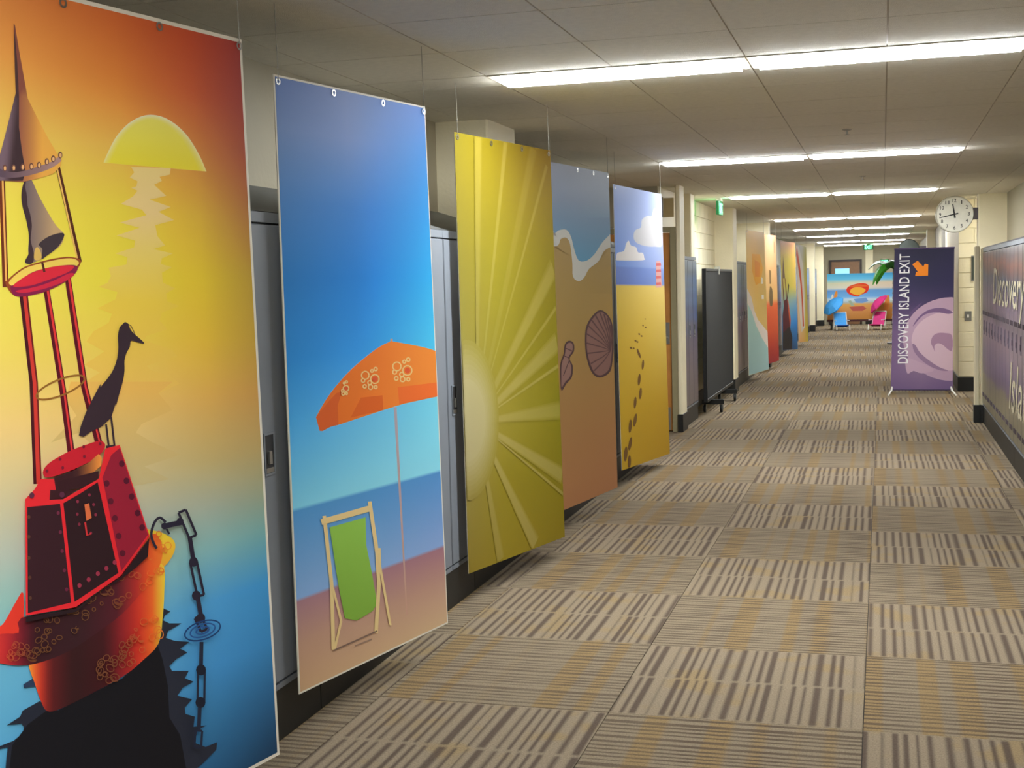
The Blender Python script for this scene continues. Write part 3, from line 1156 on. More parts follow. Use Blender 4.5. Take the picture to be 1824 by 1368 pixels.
# legs and cage rods
LG = [(41, 525), (59, 682), (66, 862)]
sh += [(ribbon(LG, 14), (74, 28, 30)), (ribbon([(p[0] + 2, p[1]) for p in LG], 6, 7), (206, 62, 46)), (ribbon([(p[0] + 7, p[1]) for p in LG], 2.0), (120, 40, 32))]
for path in ([(82, 515), (112, 700), (132, 850)], [(120, 495), (150, 690), (176, 792)]):
    sh += [(ribbon(path, 11, 13), (92, 24, 32)), (ribbon([(p[0] + 2, p[1]) for p in path], 4, 3), (220, 58, 52))]
sh += [(S2(ribbon([(495, 70), (690, 915)], 40)), (86, 44, 24)), (S2(ribbon([(492, 90), (668, 880)], 14)), (246, 190, 90)),
       (S2(ribbon([(12, 180), (45, 1130)], 52)), (110, 52, 28)), (S2(ribbon([(18, 185), (50, 1080)], 16)), (244, 176, 84))]
# mid ring
sh += [(ribbon(ell(107, 690, 46, 14, -22, 30) + ell(107, 690, 46, 14, -22, 30)[:1], 3.2), (150, 104, 40))]
# cage base dish
sh += [(S2(crv([(45, 1105), (70, 1060), (200, 960), (350, 910), (480, 880), (600, 868), (690, 890), (690, 940), (600, 1060), (420, 1160), (250, 1205), (120, 1205)])), (150, 74, 34)),
       (S2(crv([(70, 1095), (200, 975), (350, 925), (480, 895), (600, 880), (670, 900), (660, 950), (420, 1070), (200, 1130)])), (248, 206, 84)),
       (S2(crv([(85, 1130), (140, 1100), (260, 1010), (400, 965), (560, 940), (660, 945), (660, 1000), (560, 1085), (400, 1165), (230, 1210), (125, 1205)])), (132, 34, 66)),
       (S2(crv([(110, 1125), (180, 1060), (290, 1000), (420, 960), (560, 942), (640, 950), (590, 1000), (440, 1060), (260, 1118)])), (216, 46, 56)),
       (S2(crv([(130, 1165), (300, 1130), (450, 1080), (600, 1010), (640, 1025), (560, 1080), (400, 1140), (220, 1180)])), (206, 44, 62)),
       (S2(ribbon([(362, 915), (382, 1000)], 20)), (84, 44, 30))]
p1.art('buoy_cage_print', sh)
sh = [(S2(crv([(225, 185), (195, 240), (180, 330), (190, 430), (225, 560), (245, 680), (240, 800), (240, 850), (212, 905), (235, 928), (330, 900), (400, 860), (520, 770), (552, 690), (548, 660), (480, 590), (400, 460), (330, 330), (270, 200)])),
       lambda x, y: lerp3((112, 98, 92), (190, 160, 106), (x - 45) / 50), [(0, 8)]),
      (S2(crv([(222, 190), (195, 240), (180, 330), (190, 430), (225, 560), (245, 680), (245, 800), (240, 850), (212, 905), (235, 928), (280, 918), (290, 840), (262, 720), (272, 600), (258, 500), (235, 420), (228, 330), (215, 260)])), DK),
      (S2(crv([(330, 760), (400, 700), (480, 668), (540, 660), (552, 690), (500, 780), (400, 860), (355, 885), (362, 800)])), (66, 56, 54)),
      (S2(crv([(300, 800), (325, 785), (350, 830), (355, 880), (320, 900), (290, 880)])), (212, 176, 84))]
p1.art('bell_print', sh)
spl = [(118, 60), (122, 260), (128, 480), (135, 690)]
sh = [(S1(spl + [(85, 890), (40, 1070), (0, 1220), (-60, 1420), (-60, 1480)] + [(20, 1480), (200, 1490), (340, 1460), (470, 1420), (540, 1350), (552, 1290), (500, 1220), (430, 1100), (340, 930), (245, 740), (205, 520), (165, 300), (130, 80)]),
       lambda x, y: lerp3((150, 92, 66), (240, 176, 70), (x - 32) / 42) if y > 170 else (140, 84, 62), [(0, 14), (1, 10)]),
      (S1([(118, 60), (122, 260), (128, 480), (135, 690), (85, 890), (40, 1070), (0, 1220), (-60, 1420), (-60, 1480), (20, 1480), (200, 1480), (225, 1400), (190, 1200), (165, 1000), (165, 720), (150, 420), (128, 160)]),
       lambda x, y: lerp3((120, 100, 100), (66, 50, 48), (x - (22 - (y - 160) * 0.11)) / 14) if y > 170 else (80, 58, 52), [(0, 10), (1, 8)]),
      (S2(crv([(-40, 95), (80, 130), (200, 120), (330, 80), (440, 40), (500, 0), (525, 15), (520, 40), (450, 90), (350, 130), (220, 165), (80, 180), (-40, 160)])), lambda x, y: lerp3((92, 76, 80), (176, 140, 120), x / 100), [(0, 10)])]
for cx, cy in ((35, 95), (112, 92), (190, 85), (265, 80), (332, 70), (400, 40), (455, 15), (516, -18)):
    sh += [(S2(ell(cx, cy, 19, 30, 0, 12)), (110, 74, 60)), (S2(ell(cx + 2, cy + 2, 11, 20, 0, 12)), (228, 180, 110))]
p1.art('spire_print', sh)
# bird
BK = (58, 44, 46)
bird = A(crv([(228, 998), (245, 1008), (262, 1040), (318, 1092), (285, 1088), (258, 1082), (252, 1110), (238, 1135), (228, 1170), (228, 1215), (222, 1260), (205, 1320), (190, 1375)], 3, False)) + \
    A2([(405, 80), (390, 128), (355, 160), (320, 176), (292, 195), (276, 190), (282, 158), (300, 110), (330, 50), (352, 8)]) + \
    A(crv([(120, 1290), (160, 1240), (180, 1205), (195, 1160), (200, 1110), (198, 1060), (206, 1020)], 3, False))
p1.art('bird_print', [(A(ribbon([(232, 998), (258, 1015), (275, 1050)], 3.0)), BK), (bird, BK), (A2(ribbon([(372, 150), (382, 232)], 7)), BK), (A2(ribbon([(390, 125), (402, 228)], 7)), BK), (A2(ribbon([(372, 232), (405, 228)], 12)), BK)])
# reflections in the water, then the hull
p1.art('water_shadow_print', [
    (S4([(1205, 180), (1258, 205), (1215, 235), (1205, 270), (1250, 292), (1340, 292), (1285, 325), (1240, 350), (1225, 400), (1290, 422), (1400, 430), (1330, 480), (1385, 508), (1300, 560), (1250, 610), (1270, 645), (1395, 645), (1365, 700), (1430, 725), (1350, 770), (1310, 830), (1420, 855), (1365, 920), (1370, 965), (1440, 985), (1430, 1060), (1530, 1050), (1460, 1080), (1440, 1180), (1520, 1210), (1605, 1175), (1600, 1230), (1500, 1330), (1430, 1390), (1100, 1390), (1100, 500), (1180, 420)]), (44, 48, 54)),
    (S4([(240, 700), (165, 745), (170, 772), (255, 760)]), (46, 62, 80)),
    (S4([(285, 870), (160, 940), (140, 985), (40, 1050), (150, 1036), (170, 1060), (160, 1110), (90, 1165), (-40, 1215), (-40, 1235), (50, 1210), (40, 1290), (30, 1400), (500, 1400), (420, 930)]), (40, 44, 50)),
    (S4([(330, 945), (420, 940), (900, 700), (1165, 460), (1200, 560), (1240, 760), (1250, 990), (1330, 1120), (1350, 1230), (1380, 1400), (60, 1400), (80, 1200), (200, 1040)]), (27, 27, 28))])


def hullcol(x, y):
    st = [(52, (240, 150, 50)), (66, (222, 66, 40)), (88, (96, 34, 32)), (130, (54, 30, 28)), (185, (70, 30, 30)), (215, (140, 38, 38)), (245, (206, 56, 38)), (272, (240, 112, 40)), (286, (240, 204, 56))]
    if x <= st[0][0]:
        return st[0][1]
    for (a, ca), (b, cb) in zip(st[:-1], st[1:]):
        if x <= b:
            return lerp3(ca, cb, (x - a) / (b - a))
    return st[-1][1]


def collcol(x, y):
    st = [(-20, (210, 60, 44)), (10, (190, 48, 46)), (34, (120, 34, 40)), (60, (58, 30, 32)), (140, (58, 34, 34)), (205, (84, 34, 38)), (240, (176, 50, 42)), (262, (230, 90, 40)), (300, (240, 140, 44)), (312, (242, 190, 50))]
    for (a, ca), (b, cb) in zip(st[:-1], st[1:]):
        if x <= b:
            return lerp3(ca, cb, (x - a) / (b - a))
    return st[-1][1]


hull = S4(crv([(210, 570), (400, 545), (700, 350), (1000, 100), (1130, -120), (1210, -130), (1212, 60), (1200, 250), (1170, 440), (1060, 560), (900, 690), (600, 850), (420, 935), (340, 942), (300, 880), (250, 740)], 3))
lobe = S4(crv([(165, 70), (110, 130), (60, 220), (10, 300), (-60, 350), (-60, 420), (140, 420)], 3))
collar = S4(crv([(-70, 420), (0, 370), (130, 360), (150, 250), (520, 180), (800, 0), (1000, -210), (1120, -370), (1180, -330), (1200, -240), (1170, -120), (1060, 40), (900, 220), (700, 370), (500, 500), (300, 580), (150, 605), (0, 590), (-70, 560)], 3))
yel = S4(crv([(1050, -395), (1120, -400), (1220, -370), (1285, -320), (1290, -250), (1240, -160), (1150, -80), (1080, -60), (1050, -200)], 3))
sh = [(yel, lambda x, y: lerp3((238, 208, 52), (240, 150, 44), (y - 950) / 80), [(1, 6)]),
      (hull, hullcol, [(0, 22)]), (lobe, (226, 62, 42)), (collar, collcol, [(0, 26)])]
p1.art('hull_print', sh)
# mottled netting on the float
random.seed(3)
sh = []
for k in range(150):
    t = random.random()
    if k < 85:
        cx = 8 + t * 290
        top = 1085 - max(0, (cx - 60)) * 0.72 if cx > 60 else 1130
        bot = 1183 - max(0, (cx - 70)) * 0.70
        cy = top + 18 + random.random() * max(6, bot - top - 26)
    else:
        cx = 170 + t * 112
        cy = 1180 - (cx - 170) * 0.9 + random.random() * (60 + (cx - 170) * 0.35)
    if cy > 1260 - (cx - 170) * 0.9 * 0.9 and cx > 170:
        continue
    r = 3.2 + random.random() * 4.0
    if cx > 150 and cy + r * 1.3 > min(1222, 1202 - (cx - 216) * 0.93):
        continue
    base = collcol(cx, cy)
    line = lerp3(base, (220, 160, 60), 0.32)
    pts = ell(cx, cy, r, r * (0.6 + 0.8 * random.random()), random.random() * 180, 9)
    sh.append((ribbon(pts + pts[:1], 1.5), line))
tag(p1.art('netting_print', sh), kind='stuff')
RD = (222, 44, 46)
sh = [(S3(crv([(215, 260), (250, 200), (340, 140), (440, 90), (560, 45), (650, 20), (690, 50), (665, 110), (600, 165), (500, 215), (380, 265), (250, 300)], 3)), (196, 36, 44)),
      (S3([(300, 300), (440, 250), (560, 190), (640, 120), (665, 150), (660, 210), (600, 260), (520, 300), (480, 380), (300, 420)]), lambda x, y: lerp3((62, 34, 34), (240, 150, 60), (x - 130) / 42), [(0, 8)]),
      (S3([(80, 465), (150, 390), (200, 310), (300, 310), (320, 440), (360, 470), (480, 400), (640, 310), (690, 80), (800, 52), (1028, 745), (810, 1045), (465, 1285), (85, 1350)]), RD),
      (S3([(270, 395), (480, 395), (360, 465), (265, 470)]), (60, 32, 32)), (S3([(330, 330), (480, 290), (640, 250), (640, 305), (500, 385), (340, 395)]), (58, 32, 32)),
      (S3([(95, 525), (345, 500), (430, 1250), (100, 1330)]), (56, 32, 34)),
      (S3([(370, 495), (500, 420), (632, 335), (790, 1025), (455, 1245)]), (48, 30, 30)),
      (S3([(668, 300), (735, 130), (800, 75), (1015, 735), (812, 1010)]), (148, 34, 48)),
      (S3([(85, 1360), (470, 1295), (815, 1055), (1025, 760), (1015, 900), (930, 980), (800, 1080), (640, 1180), (470, 1320), (85, 1400)]), (44, 30, 30))]
for pts, r, c in (([(815, 195), (850, 325), (890, 445), (935, 570), (970, 680)], 22, (86, 26, 40)), ([(700, 345), (730, 480), (762, 610), (790, 745), (820, 875)], 22, (92, 28, 40)),
                  ([(105, 600), (105, 750), (105, 910), (112, 1060), (115, 1215)], 13, (92, 62, 44)), ([(328, 570), (345, 715), (358, 858), (375, 1005), (392, 1150)], 13, (110, 44, 60)),
                  ([(490, 1120), (560, 1075), (630, 1030), (695, 990), (758, 945)], 16, (150, 52, 66)), ([(565, 432), (475, 482), (597, 505), (472, 578), (612, 582), (487, 655), (575, 722)], 11, (132, 48, 60)),
                  ([(125, 435), (355, 430)], 20, (92, 46, 60)), ([(340, 160), (360, 225), (525, 140), (520, 65), (645, 42), (240, 250)], 11, (120, 30, 44))):
    for q in pts:
        sh.append((S3(ell(q[0], q[1], r, r * 1.15, 0, 10)), c))
sh += [(S3([(525, 505), (560, 495), (580, 605), (540, 630)]), (214, 110, 60)), (S3(ribbon([(530, 640), (545, 740), (575, 725)], 14)), (196, 52, 50))]
p1.art('buoy_body_print', sh)
# mooring chain
CH = (44, 40, 50)
sh = [(S3(ribbon(crv([(1145, 640), (1100, 605), (1060, 640), (1035, 720), (1045, 780), (1075, 840)], 4, False), 20)), CH),
      (S3(ribbon([(1120, 672), (1270, 640)], 40)), CH), (S3(ell(1135, 668, 26, 26, 0, 12)), CH), (S3(ell(1255, 630, 26, 26, 0, 12)), CH),
      (S3(ribbon([(1150, 690), (1172, 730)], 16)), CH)]


def link(x0, y0, x1, y1, wd, th=4.5, c=CH):
    dx, dy = x1 - x0, y1 - y0
    ln = math.hypot(dx, dy)
    nx, ny = -dy / ln * wd / 2, dx / ln * wd / 2
    q = [(x0 + nx, y0 + ny), (x1 + nx, y1 + ny), (x1 - nx, y1 - ny), (x0 - nx, y0 - ny)]
    return [(ribbon([q[k], q[(k + 1) % 4]], th), c) for k in range(4)]


for q in ((317, 910, 336, 955, 14), (337, 1000, 350, 1060, 12), (345, 1098, 356, 1122, 12)):
    sh += link(*q)
for q in ([(330, 955), (338, 1004)], [(343, 1055), (351, 1100)]):
    sh.append((ribbon(q, 8), CH))
for q in ((337, 1000), (342, 1060), (350, 1100)):
    sh.append((ell(q[0], q[1], 8, 9, 0, 12), CH))
for rx, ry in ((33, 16), (23, 11), (12, 6)):
    e = ell(353, 1122, rx, ry, -18, 28)
    sh.append((ribbon(e + e[:1], 2.6), (30, 62, 104) if rx == 33 else (44, 88, 138)))
for q in ((351, 1190, 350, 1250, 12),):
    sh += link(*q, 4.0, (40, 46, 58))
sh += [(ribbon([(351, 1142), (350, 1190)], 7), (40, 46, 58)), (ribbon([(348, 1252), (346, 1300)], 7), (40, 46, 58)), (ell(350, 1192, 9, 10, 0, 12), (34, 38, 46)), (ell(349, 1250, 9, 10, 0, 12), (34, 38, 46))]
sh += link(346, 1300, 344, 1330, 12, 4.0, (40, 46, 58))
p1.art('chain_print', sh)
p1.hang([0.02, 0.33, 0.66, 0.985])

# ---- poster 2: umbrella and deck chair
p2 = Flat('poster', 'blue poster with an orange parasol and green deck chair', 'poster', (-2.02, 4.09), math.atan2(0.2, 1.02), GP)
p2.gain = (1.15, 1.2, 1.38)
q2 = [p2.uv(487, 132), p2.uv(757, 190), p2.uv(798, 1110), p2.uv(533, 1237)]
p2.panel(q2)
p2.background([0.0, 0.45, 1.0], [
    (0.00, [(100, 126, 178), (136, 156, 200), (76, 136, 224)]),  # paler top band: gloss reflection painted into the print colours
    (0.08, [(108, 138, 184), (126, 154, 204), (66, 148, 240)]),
    (0.20, [(66, 128, 186), (64, 136, 206), (56, 158, 250)]),
    (0.32, [(42, 124, 186), (40, 132, 206), (54, 170, 252)]),
    (0.45, [(48, 138, 200), (58, 152, 218), (78, 190, 254)]),
    (0.55, [(76, 166, 214), (100, 184, 232), (118, 206, 250)]),
    (0.695, [(130, 204, 230), (138, 210, 236), (140, 212, 242)]),
    (0.70, [(84, 148, 192), (84, 146, 190), (84, 140, 186)]),
    (0.82, [(128, 168, 204), (128, 166, 200), (128, 158, 196)]),
    (0.845, [(136, 172, 206), (136, 170, 204), (136, 164, 198)]),
    (0.85, [(168, 124, 126), (166, 120, 122), (160, 112, 116)]),
    (0.92, [(190, 148, 118), (190, 148, 120), (184, 142, 118)]),
    (1.00, [(202, 162, 116), (206, 168, 122), (206, 172, 126)])], inset=0.007, nx=14, ny=160)
U = T(540, 590, 260 / 1824)
V = T(430, 560, 0.5125)
um = U(crv([(1095, 125), (960, 190), (820, 290), (640, 440), (500, 580), (350, 760), (250, 910), (158, 1075)], 3, False)) + U([(205, 1245), (240, 1248), (340, 1195), (470, 1160), (1000, 985), (1260, 905), (1675, 815), (1660, 245)]) + U(crv([(1600, 225), (1440, 185), (1260, 152), (1110, 125)], 3, False))
sh = [(V(ribbon([(522, 85), (520, 100)], 8)), (206, 150, 120)), (V(ribbon([(534, 322), (575, 1045)], 10, 4)), lambda x, y: lerp3((172, 158, 160), (196, 150, 122), (y - 720) / 380), [(1, 10)]),
      (um, lambda x, y: lerp3((222, 108, 38), (246, 136, 52), (x - 565) / 190), [(0, 12)]),
      (U([(158, 1075), (205, 1245), (240, 1248), (340, 1195), (440, 1170), (430, 930), (480, 760), (420, 770), (330, 860)]), (214, 96, 42)),
      (U([(720, 830), (990, 800), (1000, 985), (590, 1080)]), (220, 100, 38)), (U([(1180, 700), (1665, 640), (1675, 815), (1200, 915)]), (236, 110, 46))]
for cx, cy, k in ((1200, 450, 1.0), (800, 560, 0.92), (470, 690, 0.6)):
    CR = (244, 196, 122)
    for dx, dy, r in ((-30, -10, 52), (100, 40, 58), (30, 90, 26), (110, -95, 22), (60, -70, 18), (-60, 60, 24), (40, 150, 30), (110, 150, 20), (-40, 140, 22)):
        if cx < 600 and dx < -20:
            continue
        e = U(ell(cx + dx * k, cy + dy * k, r * k, r * k * 1.05, 0, 14))
        sh.append((ribbon(e + e[:1], 2.2), CR))
    sh.append((U(ell(cx + 100 * k, cy + 40 * k, 34 * k, 36 * k, 0, 12)), (226, 92, 50)))
p2.art('parasol_print', sh)
CW = (226, 196, 130)
sh = [(V([(305, 740), (430, 705), (432, 800), (452, 900), (470, 1005), (455, 1030), (400, 1064), (358, 1056), (335, 940)]), lambda x, y: lerp3((146, 192, 76), (128, 168, 60), (y - 930) / 170), [(1, 6)])]
for path, w_ in (([(286, 700), (312, 940), (318, 1165)], 8), ([(444, 650), (470, 830), (476, 940), (466, 1108)], 8), ([(276, 722), (452, 672)], 13), ([(316, 950), (345, 1065)], 5), ([(345, 1065), (322, 1165)], 5),
                 ([(472, 830), (516, 1080)], 5), ([(478, 812), (480, 900)], 5)):
    sh.append((V(ribbon(path, w_ * 1.6)), CW))
sh += [(V(ribbon([(318, 1168), (470, 1100)], 5)), (128, 102, 84)), (V(ribbon([(392, 1152), (452, 1128)], 4)), (150, 122, 98))]
p2.art('deck_chair_print', sh)
p2.hang([0.02, 0.35, 0.68, 0.985])

# ---- poster 3: yellow sunburst
p3 = Flat('poster', 'yellow sunburst poster with pale rays', 'poster', (-2.01, 6.02), math.atan2(0.23, 1.03), GP)
p3.gain = (0.6, 0.58, 0.62)
p3.panel([p3.uv(809, 235), p3.uv(980, 268), p3.uv(1006, 956), p3.uv(835, 1022)])
P3R = [
    (0.00, [(133, 121, 27), (144, 127, 21), (139, 106, 21)]),
    (0.10, [(147, 133, 39), (153, 137, 27), (143, 118, 29)]),
    (0.30, [(161, 149, 59), (164, 153, 40), (144, 129, 27)]),
    (0.50, [(181, 170, 81), (174, 162, 50), (148, 137, 27)]),
    (0.66, [(185, 174, 104), (183, 169, 62), (155, 146, 27)]),
    (0.80, [(180, 164, 81), (176, 160, 45), (157, 144, 29)]),
    (1.00, [(174, 152, 57), (178, 158, 45), (165, 144, 35)])]
p3.background([0.0, 0.35, 1.0], P3R, nx=12, ny=40)
cxn, cyn = 0.12, 0.655


def p3bg(a, b):
    a, b = min(max(a, 0), 1), min(max(b, 0), 1)
    for ra, rb in zip(P3R[:-1], P3R[1:]):
        if ra[0] <= b <= rb[0]:
            f = (b - ra[0]) / (rb[0] - ra[0])
            row = [lerp3(ra[1][k], rb[1][k], f) for k in range(3)]
            return lerp3(row[0], row[1], a / 0.35) if a < 0.35 else lerp3(row[1], row[2], (a - 0.35) / 0.65)


def tint(f, c=(224, 208, 152)):
    return lambda a, b: lerp3(p3bg(a, b), c, f)


sh = []


def rayp(ax, ay, w_, f, r0=0.12):
    # ray from the sun's rim to a point at the board's edge (normalised)
    H, Wd = 2.2, 1.05
    dx, dy = (ax - cxn) * Wd, (ay - cyn) * H
    ln = math.hypot(dx, dy)
    ux, uy = dx / ln, dy / ln
    for mul, ff in ((1.0, 0.45 * f), (0.8, 0.75 * f), (0.6, f)):
        pts = []
        for t, ww in ((r0, w_ * 0.25 * mul), (ln, w_ * mul)):
            for sgn in ((1, -1) if t == r0 else (-1, 1)):
                X = cxn * Wd + ux * t - uy * sgn * ww / 2
                Y = cyn * H + uy * t + ux * sgn * ww / 2
                pts.append((min(max(X / Wd, 0.002), 0.998), min(max(Y / H, 0.002), 0.998)))
        sh.append((pts, tint(ff), [(0, 5), (1, 8)]))


for ax, ay, w_, f in ((0.50, 0.0, 0.05, 0.22), (0.95, 0.04, 0.035, 0.22), (0.80, 0.0, 0.10, 0.12), (0.995, 0.30, 0.15, 0.26), (0.995, 0.40, 0.03, 0.28), (0.995, 0.49, 0.13, 0.34), (0.995, 0.55, 0.025, 0.36), (0.995, 0.665, 0.11, 0.30), (0.995, 0.835, 0.11, 0.40), (0.995, 0.885, 0.025, 0.40), (0.66, 0.99, 0.11, 0.40), (0.30, 0.995, 0.08, 0.28), (0.22, 0.0, 0.08, 0.18)):
    rayp(ax, ay, w_, f)
for k in range(9):
    f = k / 8
    pts = [(min(max(0.03 + (0.30 - 0.13 * f) * math.cos(t), 0.002), 0.998), 0.648 + (0.185 - 0.09 * f) * math.sin(t)) for t in [2 * math.pi * q / 28 for q in range(28)]]
    sh.append((pts, tint(0.10 + 0.6 * f, (226, 216, 164)), [(0, 3), (1, 6)]))
p3.art('sunburst_print', sh, norm=True)
p3.hang([0.025, 0.35, 0.67, 0.975])

# ---- poster 4: shells at the water's edge
p4 = Flat('poster', 'poster of seashells on brown sand below a foam line', 'poster', (-1.985, 7.735), 0.17, GP)
p4.gain = (0.85, 0.9, 0.95)
tr4, br4 = p4.uv(1084, 308), p4.uv(1100, 868)
p4.panel([(0.0, 2.352), tr4, br4, (0.0, 0.150)])
p4.background([0.0, 0.5, 1.0], [
    (0.00, [(168, 170, 184), (164, 168, 182), (158, 164, 178)]),
    (0.10, [(134, 146, 168), (132, 146, 168), (136, 152, 172)]),
    (0.20, [(102, 140, 168), (98, 142, 174), (98, 148, 178)]),
    (0.285, [(100, 150, 180), (96, 152, 182), (96, 156, 186)]),
    (0.29, [(170, 138, 74), (172, 140, 76), (178, 144, 76)]),
    (0.50, [(170, 134, 72), (172, 136, 74), (182, 142, 76)]),
    (0.80, [(176, 126, 76), (178, 126, 76), (182, 128, 78)]),
    (1.00, [(184, 124, 80), (184, 124, 80), (186, 124, 82)])], nx=8, ny=120)
D5 = T(780, 200, 0.33626)
D6 = T(780, 560, 0.3656)
wave_t = [(560, 600), (612, 640), (640, 625), (680, 622), (705, 660), (720, 720), (745, 785), (790, 785), (830, 750), (870, 690), (915, 645), (935, 640)]
wave_b = [(935, 712), (915, 715), (880, 735), (850, 790), (800, 830), (775, 875), (745, 895), (715, 870), (712, 800), (700, 700), (680, 665), (650, 672), (640, 700), (615, 710), (560, 690)]
p4.art('foam_print', [(D5([(560, 560)] + wave_t + [(935, 560)]), lambda x, y: lerp3((116, 143, 170), (94, 150, 180), (y - 388) / 76), [(1, 6)]),
                      (D5(crv(wave_b, 3, False) + [(560, 820), (700, 960), (930, 960)]), (172, 138, 74)),
                      (D5(crv(wave_t, 3, False) + crv(wave_b, 3, False)), (206, 200, 186))])
p4.layer += 2
p4.art('water_print', [(D5(crv(wave_t, 3, False)[3:] + [(935, 560), (615, 560), (612, 600)]), lambda x, y: lerp3((116, 143, 170), (94, 150, 180), (y - 388) / 76), [(1, 6)])])
SHC, SHD = (146, 104, 92), (88, 60, 58)
shell = D6(crv([(790, -22), (830, 5), (852, 60), (856, 150), (850, 230), (838, 280), (800, 306), (765, 300), (738, 260), (720, 190), (716, 120), (722, 60), (750, 10)], 3))
sh = [(shell, SHD), (D6(crv([(790, -12), (826, 12), (844, 62), (848, 150), (842, 228), (830, 272), (798, 296), (768, 290), (746, 252), (728, 188), (724, 120), (730, 64), (756, 18)], 3)), SHC)]
for x_, y_ in ((728, 190), (724, 140), (724, 95), (732, 55), (746, 25), (766, 2), (788, -10), (808, -2), (826, 16), (838, 50), (744, 240), (760, 275)):
    sh.append((D6(ribbon([(842, 175), ((842 + x_) / 2 + 8, (175 + y_) / 2), (x_, y_)], 3.0, 7.0)), (104, 72, 66)))
p4.art('scallop_print', sh)
sh = []
con = D6(crv([(638, 128), (660, 140), (662, 180), (640, 215), (656, 250), (652, 305), (625, 338), (602, 372), (596, 320), (596, 240), (612, 190), (618, 145)], 3))
con2 = D6(crv([(640, 138), (654, 146), (654, 178), (634, 212), (648, 252), (644, 300), (620, 328), (602, 355), (600, 315), (602, 244), (618, 194), (624, 150)], 3))
sh += [(con, SHD), (con2, (152, 112, 98)), (D6(ribbon([(622, 165), (656, 180)], 4)), SHD), (D6(ribbon([(610, 200), (642, 214)], 4)), SHD), (D6(ribbon([(640, 220), (610, 300)], 4)), SHD)]
p4.art('conch_print', sh)
p4.hang([0.02, 0.45, 0.72, 0.975])

# ---- poster 5: footprints on yellow sand
p5 = Flat('poster', 'poster of footprints on yellow sand under a blue sky with clouds', 'poster', (-1.955, 9.68), 0.14, GP)
p5.gain = (0.66, 0.65, 0.68)
p5.panel([p5.uv(1092, 328), p5.uv(1178, 346), p5.uv(1193, 808), p5.uv(1108, 838)])
p5.background([0.0, 0.5, 1.0], [
    (0.00, [(124, 148, 208), (142, 158, 200), (150, 158, 184)]),
    (0.12, [(130, 160, 222), (150, 168, 206), (164, 172, 196)]),
    (0.26, [(118, 154, 222), (142, 162, 208), (150, 164, 198)]),
    (0.279, [(116, 152, 222), (136, 160, 208), (146, 162, 198)]),
    (0.281, [(112, 136, 200), (116, 140, 198), (122, 142, 188)]),
    (0.344, [(104, 128, 194), (110, 134, 192), (116, 138, 184)]),
    (0.347, [(232, 200, 86), (226, 196, 96), (214, 188, 104)]),
    (0.55, [(228, 190, 60), (220, 184, 68), (208, 178, 84)]),
    (0.80, [(222, 180, 46), (208, 166, 42), (196, 154, 40)]),
    (1.00, [(220, 178, 44), (204, 160, 38), (194, 150, 36)])], nx=8, ny=140)
CLD = (224, 218, 208)
sh = [(D5(crv([(945, 775), (950, 745), (985, 735), (995, 700), (1010, 680), (1022, 705), (1050, 715), (1060, 742), (1085, 745), (1092, 770), (1085, 784), (950, 784)], 3)), CLD),
      (D5(crv([(1036, 660), (1045, 625), (1075, 610), (1080, 570), (1110, 548), (1132, 550), (1145, 505), (1165, 540), (1182, 560), (1190, 700), (1150, 712), (1095, 708), (1050, 690)], 3)), (196, 194, 190)),
      (D5([(1155, 790), (1178, 785), (1186, 925), (1156, 930)]), (206, 160, 152))]
for k in range(4):
    sh.append((D5([(1156, 800 + k * 34), (1180, 798 + k * 34), (1182, 812 + k * 34), (1156, 814 + k * 34)]), (196, 96, 90)))
p5.art('sky_print', sh)
FP = (128, 92, 44)
for x_, y_, r in ((1098, 1095, 4), (1086, 1130, 5), (1100, 1140, 5), (1066, 1175, 6), (1078, 1185, 6), (1046, 1210, 6), (1056, 1216, 6), (1022, 1248, 7), (1036, 1250, 6)):
    p5.art('footprint', [(D5(ell(x_, y_, r, r * 0.8, 30, 8)), FP)])
for x_, y_, r, rot in ((978, 190, 6, 70), (998, 245, 6, 95), (980, 318, 7, 95), (986, 385, 7, 95), (960, 430, 7, 95), (960, 515, 8, 100), (936, 545, 8, 95), (936, 630, 8, 100), (914, 680, 9, 95), (932, 718, 8, 92)):
    p5.art('footprint', [(D6(ell(x_, y_, r * 4.2, r * 1.0, rot, 10)), FP)])
p5.hang([0.03, 0.97])

